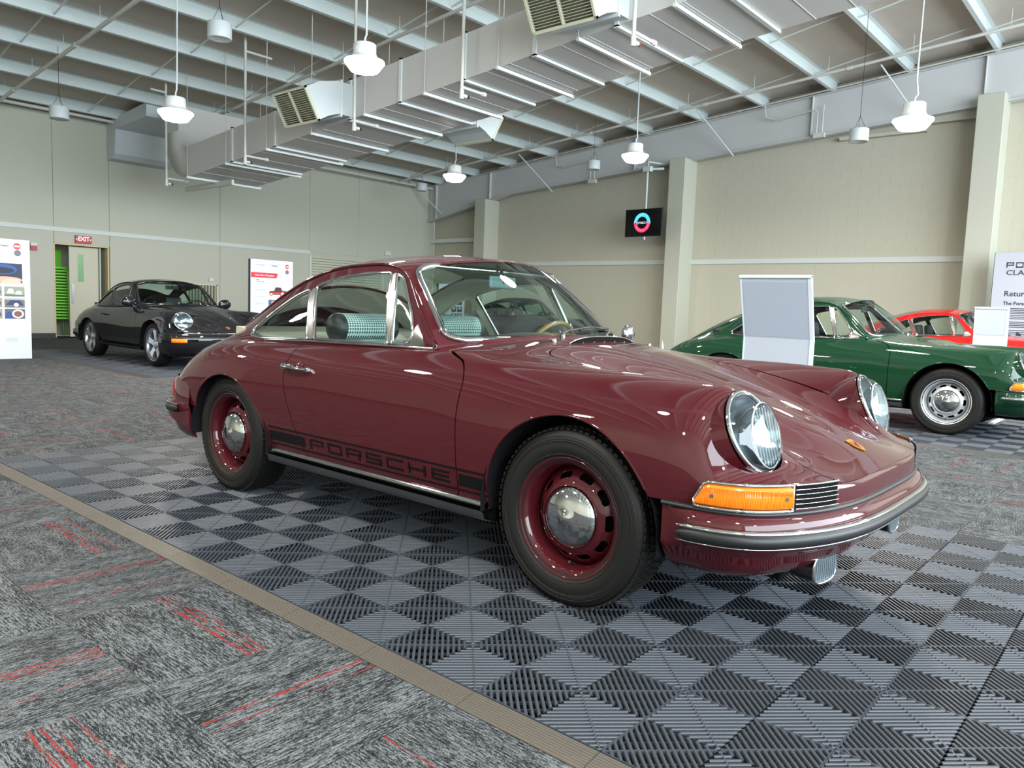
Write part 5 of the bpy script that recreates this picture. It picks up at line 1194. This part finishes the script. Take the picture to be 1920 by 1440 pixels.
def curved(txt,r,a0,a1,m_,flip=False):
    for k,ch in enumerate(txt):
        if ch==' ': continue
        a=a0+(a1-a0)*k/(len(txt)-1); o=link('lettering',text_mesh(ch,.05,m_,'CENTER',0),rt); o.location=(-.03+r*math.cos(a),-.027,r*math.sin(a)); o.rotation_euler=(PI/2,-(a-PI/2) if not flip else -(a+PI/2),0)
curved('EVERYBODY IS A',.165,PI-.35,.35,mat('screen_cyan',(0,0,0),.5,emit=(.35,.85,.95),estr=1.0)); curved('TOGETHER FUN',.212,PI+.40,2*PI-.40,mat('screen_pink',(0,0,0),.5,emit=(.95,.45,.55),estr=1.0),True)
m=MB(); m.tube([(0,.06,-.40),(0,.06,1.28),(0,.06,1.45),(0,.80,1.50)],.024,12); m.build('pole',WHITE,rt)
m=MB(); m.tube([(-.38,.1,1.36),(0,.06,1.28),(.30,.3,1.30)],.03,8); m.bbox(-.1,.1,.0,.12,1.22,1.34); m.build('clamp',WHITE,rt); m=MB(); m.bbox(-.15,.15,.03,.07,-.15,.15); m.build('mount',BLACKP,rt)
# exit door, its recess and the green chairs stacked inside
dr=empty('door_1',(XB,4.87,0)); tag(dr,kind='structure'); DM=mat('door_paint',srgb(196,192,172),.5)
m=MB(); m.bbox(-1.2,-1.15,-.3,1.5,CARPET_Z,2.4); m.bbox(-1.2,-.05,-.05,-.0,CARPET_Z,2.4); m.bbox(-1.2,-.05,1.13,1.18,CARPET_Z,2.4); m.bbox(-1.2,-.05,0,1.13,2.05,2.1); m.build('recess_wall',BEIGE,dr)
m=MB(); m.bbox(-.16,.0,1.10,1.13,0,2.05); m.bbox(-.06,.01,0,1.13,2.03,2.06); m.bbox(-.06,.012,-.02,.005,0,2.05); m.build('jamb',mat('jamb_paint',srgb(206,184,140),.5),dr)
m=MB(); m.bbox(-.24,-.20,.36,.98,.01,2.02); bev(m.build('door_leaf',DM,dr),.004,1)
m=MB(); m.bbox(-.199,-.196,.54,.66,1.24,1.86); m.build('window_pane',mat('wired_glass',srgb(110,165,105),.2),dr)
m=MB(); m.bbox(-.198,-.19,.40,.46,.75,1.18); m.build('push_plate',SATIN,dr)
m=MB(); m.bbox(-.17,-.13,.98,1.0,0,2.03); m.build('frame_post',TRIMW,dr)
l_=bpy.data.lights.new('corridor_fill','AREA'); l_.shape='RECTANGLE'; l_.size=.5; l_.size_y=.9; l_.energy=14; l_.color=(1,.97,.9); lo_=bpy.data.objects.new('corridor_fill',l_); COL.objects.link(lo_); lo_.location=(XB-.6,5.5,2.3); lo_['kind']='helper'  # added fill light meant to brighten the chair recess; no lamp is seen there
GREEN=mat('green_plastic',srgb(118,205,60),.4)
def chair_proto():
    rt=empty('plastic_chair',(0,0,0)); 
    m=MB(); m.bbox(-.20,.20,-.20,.20,.0,.022); m.bbox(.195,.21,-.19,.19,-.018,.02); bev(m.build('seat',GREEN,rt),.006,1)
    for sx in (-1,1):
        for sy in (-1,1): m=MB(); m.tube([(sx*.19,sy*.185,.0),(sx*.225,sy*.215,-.42)],[.020,.014],6); m.build('leg',GREEN,rt)
    bk=MB(); bk.bbox(-.215,-.195,-.20,-.17,.02,.42); bk.bbox(-.215,-.195,.17,.20,.02,.42); bk.bbox(-.22,-.195,-.20,.20,.34,.42); bk=bk.build('backrest',GREEN,rt)
    for k in range(5): m=MB(); m.bbox(-.212,-.2,-.12+.055*k,-.095+.055*k,.02,.35); m.build('slat',GREEN,bk)
    return rt
ch0=chair_proto(); nch=18
for k in range(nch):
    if k==0: r_=ch0
    else:
        r_=ch0.copy(); COL.objects.link(r_)
        for c in list(ch0.children):
            c2=c.copy(); COL.objects.link(c2); c2.parent=r_
            for d in c.children: d2=d.copy(); COL.objects.link(d2); d2.parent=c2
    r_.location=(XB-.62-.004*k,5.11,.43+CARPET_Z+.066*k)
    ordn=['','second','third','fourth','fifth','sixth','seventh','eighth','ninth','tenth','eleventh','twelfth','thirteenth','fourteenth','fifteenth','sixteenth','seventeenth']
    tag(r_,'lime green plastic chair, %s of the stack in the doorway'%('bottom one' if k==0 else 'top one' if k==nch-1 else ordn[k]+' from the bottom'),'chair','green chairs stacked in the doorway')
rt=empty('exit_sign',(XB,5.28,2.085)); tag(rt,'red exit sign with white lettering above the door opening','sign')
m=MB(); m.bbox(0,.04,0,.34,0,.17); bev(m.build('case',mat('sign_red',srgb(176,48,52),.4),rt),.006,1)
SW_=mat('sign_white',srgb(240,225,225),.4,emit=(1,.85,.85),estr=.25)
for ch,yy in (('E',.075),('X',.142),('I',.197),('T',.250)): o=link('lettering',text_mesh(ch,.135,SW_,'CENTER',.001,bold=.003,xs=.95),rt); o.location=(.043,yy+.008,.03); o.rotation_euler=(PI/2,0,PI/2)
for s_ in (-1,1): 
    m=MB(); c_=.17+s_*.145; m.add([(.043,c_-s_*.012,.065),(.043,c_+s_*.016,.088),(.043,c_-s_*.012,.112)],[(0,1,2)]); m.build('arrow',mat('sign_white',(1,1,1)),rt)
rt=empty('fire_alarm',(XB,4.40,1.86)); tag(rt,'small red and white fire alarm on the wall beside the left board','alarm'); m=MB(); m.bbox(0,.05,0,.12,0,.10); m.build('strobe_base',mat('sign_red',(1,0,0)),rt); m=MB(); m.bbox(0,.06,0,.12,.10,.16); m.build('strobe',WHITE,rt)
def smallbox(name,label,cat,loc,d,m_=TRIMW):
    rt=empty(name,loc); tag(rt,label,cat); m=MB(); m.bbox(0,d[0],-d[1]/2,d[1]/2,-d[2]/2,d[2]/2); bev(m.build('case',m_,rt),.005,1); return rt
smallbox('thermostat','small cream thermostat on the back wall above the black car','thermostat',(XB,8.45,1.44),(.04,.13,.09)); smallbox('junction_box','small white box high on the back wall above the maroon roof','box',(XB,14.14,2.54),(.08,.22,.14))
for i,x in enumerate((-4.77,-4.40)):
    rt=empty('wall_socket',(x,YR-.012,1.12)); tag(rt,['cream socket plate seen through the green car, nearer its window pillar','cream socket plate seen through the green car vent window'][i],'socket'); m=MB(); m.bbox(-.06,.06,-.012,0,-.08,.08); m.build('plate',mat('socket_cream',srgb(200,195,150),.5),rt); m=MB(); m.bbox(-.025,.025,-.016,-.012,-.05,.05); m.build('outlet',mat('socket_cream2',srgb(185,178,130),.5),rt)
# louvre in the back wall
rt=empty('wall_louvre',(XB,7.82,.55)); tag(rt,'cream slatted air grille low in the back wall behind the black car','vent'); m=MB(); m.bbox(0,.012,0,.80,0,.78); m.build('backing',mat('louvre_dark',srgb(96,98,86),.7),rt)
m=MB(); [m.bbox(0,.03,a,b_,c,d) for a,b_,c,d in [(0,.8,0,.03),(0,.8,.75,.78),(0,.03,0,.78),(.77,.8,0,.78)]]; m.build('frame',mat('louvre_cream',srgb(206,200,172),.5),rt)
for k in range(9): m=MB(); m.bbox(.012,.03,.08+.08*k,.10+.08*k,.03,.75); m.build('slat',mat('louvre_cream',(1,1,1)),rt)
# roller shutter
rt=empty('door_2',(XB,11.40,0)); tag(rt,kind='structure'); SM=mat('shutter_paint',srgb(196,196,176),.45)
m=MB(); m.add(*(lambda p:([(x,y,z) for y in (0,2.55) for x,z in p],[(i,i+1,len(p)+i+1,len(p)+i) for i in range(len(p)-1)]))([(-.02,0),(.012,.004),(.022,.02),(.022,.055),(.012,.07),(-.02,.074)]))
sme=m.mesh('shutter_slat',SM)
for k in range(30): o=link('shutter_slat',sme,rt); o.location=(.0,0,.02+.0752*k)
m=MB(); m.bbox(-.02,.05,-.06,.0,0,2.28); m.bbox(-.02,.05,2.55,2.61,0,2.28); m.build('guide_rail',TRIMW,rt); m=MB(); m.bbox(-.03,-.02,0,2.55,0,2.28); m.build('backing',BLACK,rt)
